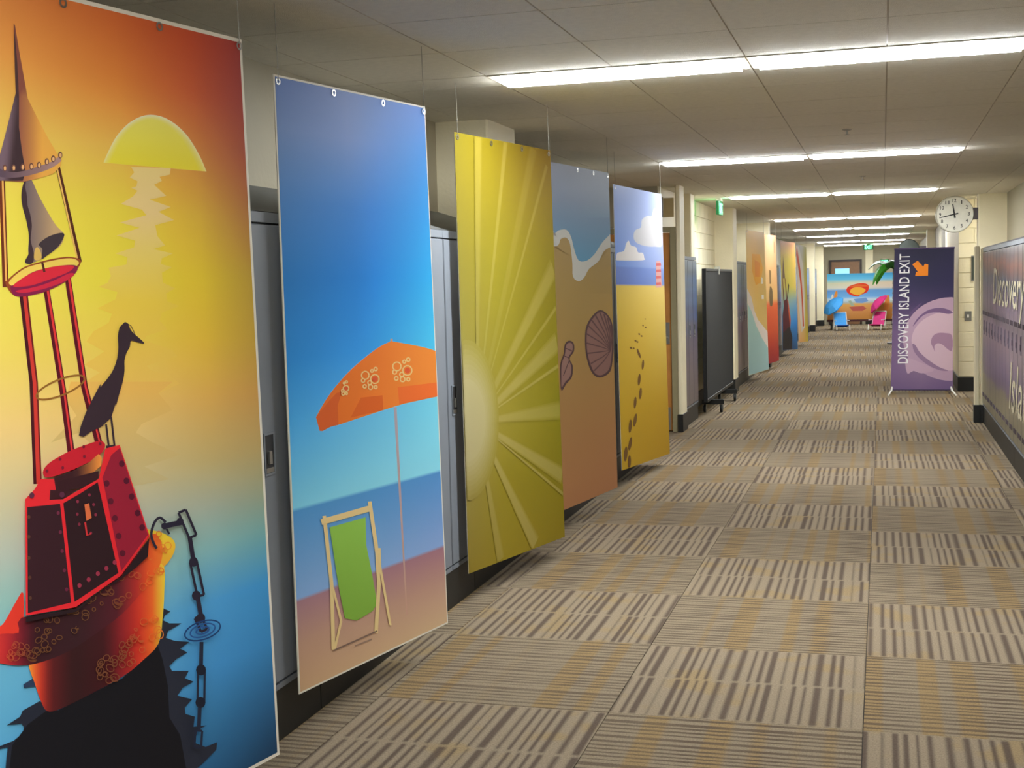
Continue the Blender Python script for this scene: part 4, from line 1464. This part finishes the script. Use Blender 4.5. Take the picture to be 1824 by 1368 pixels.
# ---- far posters
p6 = Flat('poster', 'far poster of a white foam wave over orange sand', 'poster', (-1.968, 19.572), 0.142, GP)
p6.gain = (1.15, 1.12, 1.1)
p6.panel([p6.uv(1328.5, 409.6), p6.uv(1361, 414), p6.uv(1369.5, 658), p6.uv(1334, 669)])
p6.background([0, 0.5, 1.0], [(0.0, [(242, 206, 126), (226, 190, 124), (206, 174, 116)]), (0.3, [(240, 196, 110), (236, 190, 100), (206, 176, 106)]), (0.5, [(236, 208, 150), (226, 192, 110), (204, 174, 100)]),
                              (1.0, [(220, 196, 150), (214, 186, 120), (206, 170, 120)])], nx=6, ny=12)
p6.art('wave_print', [([(0.3, 0.16), (0.72, 0.16), (0.86, 0.26), (0.7, 0.36), (0.45, 0.38), (0.28, 0.28)], (238, 172, 52)), ([(0.42, 0.2), (0.7, 0.22), (0.66, 0.32), (0.42, 0.32)], (232, 150, 44)),
                      ([(0.0, 0.40), (0.2, 0.46), (0.35, 0.56), (0.5, 0.62), (0.8, 0.68), (1, 0.72), (1, 0.999), (0, 0.999)], (226, 218, 214)),
                      ([(0.0, 0.50), (0.2, 0.56), (0.4, 0.66), (0.7, 0.76), (1, 0.84), (1, 0.999), (0, 0.999)], lambda a, b: lerp3((170, 208, 206), (158, 196, 204), (b - 0.5) * 2), [(1, 6)]),
                      ([(0.74, 0.32), (0.84, 0.33), (0.84, 0.37), (0.74, 0.37)], (232, 226, 214)), ([(0.74, 0.45), (0.86, 0.45), (0.86, 0.48), (0.74, 0.48)], (232, 226, 214))], norm=True)
p6.hang([0.05, 0.95])
p7 = Flat('poster', 'far poster of a red sand bucket half hidden behind the foam wave poster', 'poster', (-1.934, 21.92), 0.142, GP)
p7.gain = (0.72, 0.72, 0.8)
tr7, br7 = p7.uv(1382, 419.5), p7.uv(1387.7, 642)
p7.panel([(0, 2.34), tr7, br7, (0, 0.13)])
p7.background([0, 0.5, 1.0], [(0.0, [(206, 172, 120), (196, 152, 110), (200, 140, 100)]), (0.5, [(200, 162, 100), (192, 150, 84), (206, 160, 92)]), (0.53, [(196, 92, 50), (206, 92, 46), (214, 96, 44)]), (0.75, [(196, 84, 42), (202, 78, 42), (200, 84, 46)]), (1.0, [(160, 44, 46), (160, 42, 48), (164, 48, 50)])], nx=6, ny=24)
p7.art('bucket_print', [([(0.42, 0.27), (0.56, 0.28), (0.54, 0.38), (0.44, 0.38)], (120, 92, 52)), (crv([(0.46, 0.4), (0.62, 0.42), (0.66, 0.48), (0.62, 0.55), (0.45, 0.55), (0.4, 0.48)], 2), (104, 84, 52)), ([(0.82, 0.05), (0.9, 0.05), (0.9, 0.14), (0.82, 0.14)], (206, 110, 70))], norm=True)
p7.hang([0.05, 0.95])
p8 = Flat('poster', 'far smaller-looking buoy poster beyond the red bucket poster', 'poster', (-1.955, 26.15), 0.2, GP)
p8.gain = (0.7, 0.75, 0.85)
p8.panel([p8.uv(1390, 429), p8.uv(1416, 432.6), p8.uv(1421, 622), p8.uv(1393.5, 624)])
p8.background([0, 0.5, 1.0], [(0.0, [(192, 132, 96), (190, 130, 92), (186, 120, 80)]), (0.15, [(200, 170, 84), (196, 168, 70), (196, 150, 64)]), (0.42, [(206, 180, 90), (198, 176, 70), (196, 164, 70)]), (0.55, [(150, 164, 150), (140, 164, 150), (120, 150, 160)]), (0.75, [(80, 136, 170), (64, 134, 184), (54, 126, 186)]), (1.0, [(54, 72, 96), (46, 70, 100), (50, 92, 130)])], nx=6, ny=24)
p8.art('buoy_print', [([(0.16, 0.12), (0.26, 0.34), (0.08, 0.34)], (120, 92, 70)), ([(0.08, 0.34), (0.12, 0.34), (0.2, 0.58), (0.14, 0.58)], (110, 48, 44)), ([(0.24, 0.34), (0.28, 0.34), (0.4, 0.58), (0.34, 0.58)], (110, 48, 44)), ([(0.46, 0.38), (0.52, 0.4), (0.42, 0.52), (0.36, 0.54)], (56, 46, 46)),
                      ([(0.2, 0.54), (0.38, 0.52), (0.52, 0.7), (0.52, 0.8), (0.06, 0.84), (0.06, 0.68)], (96, 40, 44)), ([(0.38, 0.54), (0.44, 0.54), (0.58, 0.72), (0.52, 0.8)], (204, 92, 54)), ([(0.06, 0.84), (0.5, 0.78), (0.66, 0.88), (0.62, 0.995), (0.04, 0.995)], (52, 44, 42))], norm=True)
p8.hang([0.05, 0.95])
p9 = Flat('poster', 'farthest poster of a white surfboard with a red stripe on yellow', 'poster', (-1.93, 29.5), 0.2, GP)
p9.gain = (1.0, 1.0, 1.0)
p9.panel([p9.uv(1417, 434), p9.uv(1436, 440), p9.uv(1439.6, 608), p9.uv(1423, 610)])
p9.background([0, 0.55, 1.0], [(0.0, [(184, 178, 164), (192, 186, 176), (164, 152, 44)]), (0.5, [(226, 190, 150), (214, 206, 160), (186, 168, 52)]), (0.85, [(230, 196, 150), (222, 182, 120), (190, 170, 48)]), (1.0, [(226, 168, 110), (224, 170, 96), (196, 172, 50)])], nx=6, ny=12)
p9.art('surfboard_print', [([(0.0, 0.02), (0.3, 0.02), (0.66, 0.2), (0.72, 0.5), (0.66, 0.85), (0.3, 0.9), (0.05, 0.5)], (218, 208, 196)), (ribbon(crv([(0.06, 0.06), (0.34, 0.3), (0.48, 0.55), (0.52, 0.84)], 4, False), 0.13), (212, 84, 44))], norm=True)
p9.hang([0.05, 0.95])

# ------------------------------------------------------------------ rolling board
rb = thing('rolling_board', 'tall black rolling display board standing against the left wall', 'display board', (-2.0, 14.95, 0))
LNB = 2.72
obj('panel', B((-0.018, 0.018, 0.03, LNB - 0.03, 0.20, 1.70)), M_BLKBOARD, rb)
obj('frame', B((-0.024, 0.024, 0.0, 0.03, 0.16, 1.73), (-0.024, 0.024, LNB - 0.03, LNB, 0.16, 1.73), (-0.024, 0.024, 0.03, LNB - 0.03, 0.16, 0.2), (-0.024, 0.024, 0.03, LNB - 0.03, 1.70, 1.73)), M_BLACK, rb, bevel=0.003)
obj('top_clip', B((-0.03, 0.03, 1.2, 1.28, 1.66, 1.76)), M_CHROME, rb, bevel=0.004)
for yy in (0.45, 1.9):
    ft = obj('foot', B((-0.1, 0.16, yy - 0.02, yy + 0.02, 0.10, 0.16)), M_BLACK, rb, bevel=0.004)
    for xx in (-0.07, 0.13):
        bm = bmesh.new()
        lathe(bm, [(0.02, -0.016), (0.045, -0.014), (0.048, 0.0), (0.045, 0.014), (0.02, 0.016)], 18, 'x', (xx, yy, 0.049))
        obj('caster_wheel', bm, M_BLACK, ft, smooth=True)
        obj('caster_fork', B((xx - 0.022, xx - 0.018, yy - 0.012, yy + 0.012, 0.04, 0.102), (xx + 0.018, xx + 0.022, yy - 0.012, yy + 0.012, 0.04, 0.102)), M_CHROME, ft)

# ------------------------------------------------------------------ purple stand banner
BX0, BX1, BY = 0.085, 0.905, 17.85
bn = Flat('banner', 'purple stand banner reading discovery island exit with an orange arrow', 'banner', (0.085, 17.85), math.pi / 2)
bn.panel([bn.uv(1593.5, 444), bn.uv(1700, 441), bn.uv(1697, 694), bn.uv(1586.5, 694)], 0.006, mat('purple_banner_cloth', (70, 62, 92), 0.7))
bn.background([0, 0.5, 1.0], [(0.0, [(52, 48, 72), (50, 48, 68), (50, 48, 76)]), (0.25, [(60, 54, 86), (54, 52, 80), (54, 50, 84)]), (0.40, [(80, 66, 100), (78, 66, 100), (70, 60, 96)]), (0.6, [(110, 88, 124), (140, 116, 142), (130, 104, 134)]), (0.85, [(122, 98, 134), (136, 112, 140), (124, 100, 136)]), (1.0, [(112, 92, 128), (118, 96, 132), (108, 88, 128)])], nx=10, ny=30)
G = T(1560, 420, 264 / 1062)
sh = [(G(ell(545, 740, 350, 300, 0, 48)), (178, 148, 170)), (G(crv([(215, 880), (300, 900), (420, 960), (330, 985), (270, 968), (225, 985)], 3)), (186, 156, 176)),
      (G(ell(548, 752, 292, 214, 0, 48)), (202, 172, 186)),
      (G(crv([(552, 548), (500, 522), (430, 518), (360, 540), (300, 590), (265, 650), (330, 578), (390, 552), (460, 550), (520, 560)], 3)), (120, 94, 130)),
      (G(crv([(262, 775), (275, 830), (325, 890), (395, 938), (470, 966), (520, 966), (450, 938), (365, 880), (312, 830), (285, 785)], 3)), (146, 118, 146)),
      (G(crv([(546, 715), (500, 697), (445, 697), (408, 720), (395, 765), (412, 805), (425, 832), (420, 790), (445, 770), (480, 782), (510, 808), (546, 822)], 3)), (160, 126, 150)),
      (G(crv([(250, 545), (330, 478), (290, 530), (230, 610), (190, 700), (190, 640)], 3)), (98, 78, 114))]
bn.art('swirl_print', sh)
bn.art('arrow_print', [(G([(262, 205), (300, 178), (340, 222), (352, 200), (376, 205), (374, 285), (282, 288), (288, 258), (305, 262)]), (232, 132, 40))])
# lettering running up the left side
me = text_mesh('DISCOVERY ISLAND EXIT', 1.0, 1.0, 0, 0.006)
c00, c10, c01 = bn.uv(1617, 647), bn.uv(1620.5, 452), bn.uv(1599, 647)
vv = []
for v in me.vertices:
    a, b = v.co.x, v.co.y
    u = c00[0] + (c10[0] - c00[0]) * a + (c01[0] - c00[0]) * b - 0.0
    z = c00[1] + (c10[1] - c00[1]) * a
    v.co = (u, -0.0035, z)
bpy.context.view_layer.update()
lt = obj('lettering', me, mat('white_print', (226, 222, 224), 0.5, var=0.02), bn.o)
lt.data.flip_normals()
bmx = [bn.uv(1593.5, 444), bn.uv(1700, 441), bn.uv(1697, 694), bn.uv(1586.5, 694)]
for nm, (a, b) in (('top_rail', (bmx[0], bmx[1])), ('bottom_rail', (bmx[3], bmx[2]))):
    bm = bmesh.new()
    tube(bm, [(a[0] - 0.005, 0.006, a[1]), (b[0] + 0.005, 0.006, b[1])], 0.012, 10)
    obj(nm, bm, mat('banner_hem', (74, 58, 96), 0.6), bn.o)
bm = bmesh.new()
tube(bm, [((bmx[2][0] + bmx[3][0]) / 2, 0.03, 0.03), ((bmx[2][0] + bmx[3][0]) / 2, 0.03, bmx[0][1])], 0.011, 8)
obj('back_pole', bm, M_CHROME, bn.o)
for sx, cx in ((-1, bmx[3][0] + 0.02), (1, bmx[2][0] - 0.02)):
    bm = bmesh.new()
    tube(bm, [(cx, 0.006, 0.10), (cx + sx * 0.01, -0.01, 0.05), (cx + sx * 0.05, -0.24, 0.008)], [0.012, 0.012, 0.009], 8)
    obj('foot', bm, M_WHITE, bn.o)
    bm = bmesh.new()
    tube(bm, [(cx, 0.006, 0.10), (cx, 0.05, 0.05), (cx, 0.28, 0.008)], [0.012, 0.012, 0.009], 8)
    obj('foot', bm, M_WHITE, bn.o)


# ------------------------------------------------------------------ clocks
def clock(x, y, z, r, label, xw, yaw=0.0, detail=True):
    t = thing('wall_clock', label, 'clock', (x, y, z), yaw, 'corridor clocks')
    bm = bmesh.new()
    lathe(bm, [(r * 0.5, 0.045), (r * 0.97, 0.04), (r, 0.02), (r, -0.025), (r * 0.975, -0.04), (r * 0.93, -0.036), (r * 0.92, -0.024)], 48, 'y')
    obj('case', bm, mat('clock_case_enamel' if detail else 'dark_clock_case', (206, 202, 188) if detail else (46, 50, 46), 0.35), t, smooth=True)
    bm = bmesh.new()
    lathe(bm, [(r * 0.925, -0.022), (r * 0.925, -0.0255)], 48, 'y')
    obj('dial', bm, mat('clock_dial' if detail else 'dark_clock_dial', (236, 233, 220) if detail else (52, 58, 52), 0.4), t)
    if detail:
        for k in range(1, 13):
            a = math.radians(90 - 30 * k)
            me = text_mesh(str(k), r * (0.2 if k > 9 else 0.05 if k == 1 else 0.11), r * 0.19, 0, 0.012)
            o = obj('numeral', me, M_INKB, t)
            wd = r * (0.2 if k > 9 else 0.05 if k == 1 else 0.11)
            o.matrix_local = Matrix(((1, 0, 0, math.cos(a) * r * 0.74 - wd / 2), (0, 0, -1, -0.0262), (0, 1, 0, math.sin(a) * r * 0.74 - r * 0.09), (0, 0, 0, 1)))
        for nm, deg, ln, wd in (('hour_hand', 90 - 351, 0.58, 0.05), ('minute_hand', 90 - 258, 0.8, 0.038)):
            a = math.radians(deg)
            c, s_ = math.cos(a), math.sin(a)
            bm = bmesh.new()
            pts = [(-0.2 * r, -wd * r), (ln * r, -wd * r * 0.5), (ln * r, wd * r * 0.5), (-0.2 * r, wd * r)]
            prism(bm, [(p[0] * c - p[1] * s_, p[0] * s_ + p[1] * c) for p in pts], 1, -0.029 - (0.002 if nm[0] == 'm' else 0), -0.0275 - (0.002 if nm[0] == 'm' else 0))
            obj(nm, bm, M_INKB, t)
        bm = bmesh.new()
        lathe(bm, [(r * 0.06, -0.026), (r * 0.06, -0.034)], 16, 'y')
        obj('hub', bm, M_INKB, t)
    obj('bracket', B((r * 0.9, xw, -0.02, 0.03, -0.075, 0.075)), mat('clock_bracket_steel', (92, 86, 92), 0.4, metal=0.4), t, bevel=0.004)
    return t


clk = clock(0.875, 17.24, 2.345, 0.232, 'round white wall clock on a bracket beside the right column', 0.286)
clock(0.62, 33.0, 2.22, 0.25, 'dark round clock far down on the right above the banner', 0.52, 0, False)

# small wall fittings on the right
o = thing('wall_switch', 'small grey switch plate on the cream wall right of the banner', 'switch', (1.105, 18.298, 1.02))
obj('plate', B((-0.045, 0.045, -0.006, 0, -0.065, 0.065)), M_GREY, o, bevel=0.002)
obj('toggle', B((-0.012, 0.012, -0.014, -0.006, -0.02, 0.02)), M_WHITE, o)
o = thing('room_sign', 'narrow dark room sign on the cream wall beside the clock', 'sign', (1.19, 18.298, 1.66))
obj('backer', B((-0.045, 0.03, -0.006, 0, -0.17, 0.17)), M_GREY, o)
obj('face', B((-0.035, 0.02, -0.010, -0.006, -0.15, 0.15)), mat('sign_dark_green', (62, 70, 62), 0.4), o)

# ------------------------------------------------------------------ exit signs
M_EXITG = mat('lit_green_exit_face', (70, 235, 130), 0.3, emit=2.2)


def exit_sign(x, y, z, yaw, label, wd=0.30):
    t = thing('exit_sign', label, 'exit sign', (x, y, z), yaw, 'lit exit signs')
    obj('housing', B((-wd / 2, wd / 2, -0.02, 0.02, 0, 0.17)), mat('dark_green_acrylic', (40, 120, 72), 0.25), t, bevel=0.004)
    obj('canopy', B((-0.06, 0.06, -0.03, 0.03, 0.17, 0.2)), M_FRAME, t)
    for sg in (-1, 1):
        me = text_mesh('EXIT', wd * 0.72, 0.11, 0, 0.02)
        o = obj('letters', me, M_EXITG, t)
        if sg < 0:
            o.matrix_local = Matrix(((1, 0, 0, -wd * 0.36), (0, 0, -1, -0.0215), (0, 1, 0, 0.03), (0, 0, 0, 1)))
        else:
            o.matrix_local = Matrix(((-1, 0, 0, wd * 0.36), (0, 0, 1, 0.0215), (0, 1, 0, 0.03), (0, 0, 0, 1)))
    return t


exit_sign(-1.93, 15.95, HC - 0.2, math.radians(88), 'green lit exit sign seen edge on above the black board')
exit_sign(-0.42, 41.0, HC - 0.2, 0, 'green lit exit sign hanging over the far beach backdrop')
exit_sign(0.06, Y1 - 0.022, 1.95, 0.0, 'green lit exit sign glowing behind the palm leaves', 0.28)

# ------------------------------------------------------------------ far beach set
bd = Flat('backdrop', 'wheeled painted beach backdrop at the far end of the corridor', 'backdrop', (-1.62, 40.0), math.pi / 2)
bd.panel([(0.0, 1.68), (2.02, 1.68), (2.02, 0.28), (0.0, 0.28)], 0.03)
bd.background([0, 1.0], [(0.0, [(86, 186, 230), (70, 160, 214)]), (0.12, [(110, 206, 244), (110, 200, 240)]), (0.2, [(226, 226, 190), (224, 204, 176)]), (0.32, [(232, 232, 214), (220, 206, 190)]), (0.36, [(110, 160, 220), (100, 160, 216)]), (0.5, [(120, 186, 240), (120, 180, 230)]), (0.56, [(228, 236, 240), (214, 230, 236)]), (0.62, [(170, 200, 216), (180, 200, 190)]), (0.66, [(236, 180, 96), (220, 160, 90)]), (0.85, [(214, 150, 92), (206, 140, 70)]), (1.0, [(196, 130, 70), (200, 140, 60)])], nx=8, ny=40)


def PK(pts):
    return [((p[0] - 208) / 1550, (p[1] + 156) / 1133) for p in pts]


bd.art('parasol_print', [(PK(crv([(640, 260), (690, 160), (880, 95), (1060, 95), (1140, 160), (1110, 300), (960, 370), (890, 410), (720, 360)], 3)), (226, 62, 40)),
                         (PK(crv([(720, 290), (760, 210), (880, 180), (1000, 200), (1070, 260), (980, 350), (890, 380), (780, 340)], 3)), (246, 184, 66)),
                         (PK([(690, 170), (880, 110), (1100, 130), (1130, 170), (900, 175)]), (232, 110, 50))], norm=True)
bd.art('surfboard_print', [(PK(crv([(405, 260), (440, 300), (420, 480), (370, 570), (335, 570), (360, 380)], 3)), (236, 150, 60)), (PK(crv([(330, 340), (345, 420), (320, 560), (290, 570), (300, 400)], 3)), (230, 230, 220)),
                           (PK(crv([(1560, 380), (1600, 460), (1590, 700), (1540, 770), (1480, 700), (1500, 520)], 3)), (226, 140, 70))], norm=True)
bd.art('towel_print', [(PK([(700, 660), (1010, 640), (1090, 700), (1000, 760), (780, 760)]), (190, 96, 84)), (PK([(680, 510), (740, 500), (830, 640), (740, 630)]), (170, 186, 160)), (PK([(800, 470), (1080, 440), (1130, 520), (1000, 570), (860, 560)]), (120, 160, 214))], norm=True)
obj('bottom_rail', B((-0.02, 2.04, -0.01, 0.04, 0.23, 0.29)), mat('dark_maroon_rail', (74, 34, 34), 0.5), bd.o)
for u in (0.12, 1.9):
    fo = obj('foot', B((u - 0.03, u + 0.03, -0.3, 0.33, 0.13, 0.23)), M_BLACK, bd.o)
    for yy in (-0.26, 0.29):
        bm = bmesh.new()
        lathe(bm, [(0.03, -0.02), (0.06, -0.016), (0.065, 0), (0.06, 0.016), (0.03, 0.02)], 16, 'x', (u, yy, 0.066))
        obj('caster_wheel', bm, M_BLACK, fo, smooth=True)


def beach_chair(x, y, rz, cloth, dark, label, tilt, utop):
    t = thing('beach_chair', label, 'beach chair', (x, y, 0), rz, 'small beach chairs with clamped parasols')
    w_ = 0.19
    mc = mat('cloth_%d_%d' % (cloth[0], cloth[2]), cloth, 0.7)
    md = mat('cloth_%d_%d' % (dark[0], dark[2]), dark, 0.7)
    bm = bmesh.new()
    prism(bm, [(-0.20, 0.16), (0.12, 0.10), (0.13, 0.12), (-0.19, 0.18)], 0, -w_ + 0.02, w_ - 0.02)
    obj('seat', bm, md, t)
    bm = bmesh.new()
    prism(bm, [(0.12, 0.11), (0.28, 0.52), (0.265, 0.525), (0.105, 0.12)], 0, -w_ + 0.02, w_ - 0.02)
    obj('backrest', bm, mc, t)
    for sx in (-1, 1):
        bm = bmesh.new()
        tube(bm, [(sx * w_, -0.22, 0.012), (sx * w_, -0.20, 0.17), (sx * w_, 0.12, 0.11), (sx * w_, 0.29, 0.54)], 0.011, 8)
        obj('side_frame', bm, M_WHITE, t)
        bm = bmesh.new()
        tube(bm, [(sx * w_, -0.16, 0.30), (sx * w_, 0.18, 0.30), (sx * w_, 0.26, 0.012)], 0.011, 8)
        obj('arm_frame', bm, M_WHITE, t)
    bm = bmesh.new()
    tube(bm, [(-w_, 0.29, 0.54), (w_, 0.29, 0.54)], 0.011, 8)
    obj('top_rail', bm, M_WHITE, t)
    bm = bmesh.new()
    top = Vector((tilt, 0.34, utop))
    tube(bm, [(-w_, 0.18, 0.29), top], 0.009, 8)
    obj('parasol_pole', bm, M_CHROME, t)
    bm = bmesh.new()
    n, R = 8, 0.36
    ax = Vector((-0.62, -0.3, 0.62)).normalized()
    e1 = ax.orthogonal().normalized()
    e2 = ax.cross(e1)
    rings = []
    for r, h in ((0.005, 0.15), (R * 0.55, 0.11), (R, 0.0), (R * 0.98, -0.035)):
        rings.append([bm.verts.new(top + ax * h + (e1 * math.cos(2 * math.pi * k / n) + e2 * math.sin(2 * math.pi * k / n)) * r) for k in range(n)])
    for i in range(3):
        for k in range(n):
            bm.faces.new((rings[i][k], rings[i][(k + 1) % n], rings[i + 1][(k + 1) % n], rings[i + 1][k]))
    cn = obj('parasol_canopy', bm, mc, t)
    sm = cn.modifiers.new('thickness', 'SOLIDIFY')
    sm.thickness = 0.006
    return t


beach_chair(-1.17, 39.0, math.radians(14), (62, 150, 216), (30, 86, 176), 'small blue beach chair with blue parasol before the backdrop', -0.17, 0.74)
beach_chair(-0.17, 39.2, math.radians(-18), (206, 48, 120), (160, 30, 84), 'small pink beach chair with pink parasol before the backdrop', -0.06, 0.76)

# palm decoration half hidden behind the banner
pt = thing('palm_tree', 'tall artificial palm with grey patterned trunk behind the purple banner', 'palm tree', (0.29, 31.0, 0))
bm = bmesh.new()
prof = []
for k in range(15):
    prof += [(0.10 - 0.002 * k, 0.02 + k * 0.115), (0.085 - 0.002 * k, 0.02 + k * 0.115 + 0.10)]
lathe(bm, prof, 20)
obj('trunk', bm, mat('palm_trunk_grey', (150, 140, 146), 0.6, var=0.35, scale=12), pt, smooth=True)
bm = bmesh.new()
lathe(bm, [(0.02, 0.0), (0.2, 0.0), (0.2, 0.03), (0.1, 0.05)], 24)
obj('stand', bm, M_BLACK, pt)
M_FROND = mat('bright_green_frond', (64, 176, 28), 0.4, var=0.25, scale=6)
M_FROND2 = mat('deep_green_frond', (26, 84, 24), 0.4, var=0.25, scale=6)
for k in range(9):
    a = 2 * math.pi * k / 9 + 0.25
    bm = bmesh.new()
    n = 9
    L_, R_, M_ = [], [], []
    drop = 0.25 + 0.35 * (k % 2)
    for i in range(n):
        t = i / (n - 1)
        r = 0.06 + 0.56 * t
        z = 1.78 + 0.26 * math.sin(t * 2.2) - drop * t * t
        wd = 0.17 * math.sin(math.pi * (0.12 + 0.86 * t)) + (0.012 if i % 2 else 0)
        c = Vector((math.cos(a) * r, math.sin(a) * r, z))
        s_ = Vector((-math.sin(a), math.cos(a), 0))
        L_.append(bm.verts.new(c + s_ * wd - Vector((0, 0, wd * 0.4))))
        M_.append(bm.verts.new(c))
        R_.append(bm.verts.new(c - s_ * wd - Vector((0, 0, wd * 0.4))))
    for i in range(n - 1):
        bm.faces.new((L_[i], M_[i], M_[i + 1], L_[i + 1]))
        bm.faces.new((M_[i], R_[i], R_[i + 1], M_[i + 1]))
    f = obj('frond', bm, M_FROND if k % 2 else M_FROND2, pt, smooth=False)
    sm = f.modifiers.new('thickness', 'SOLIDIFY')
    sm.thickness = 0.006
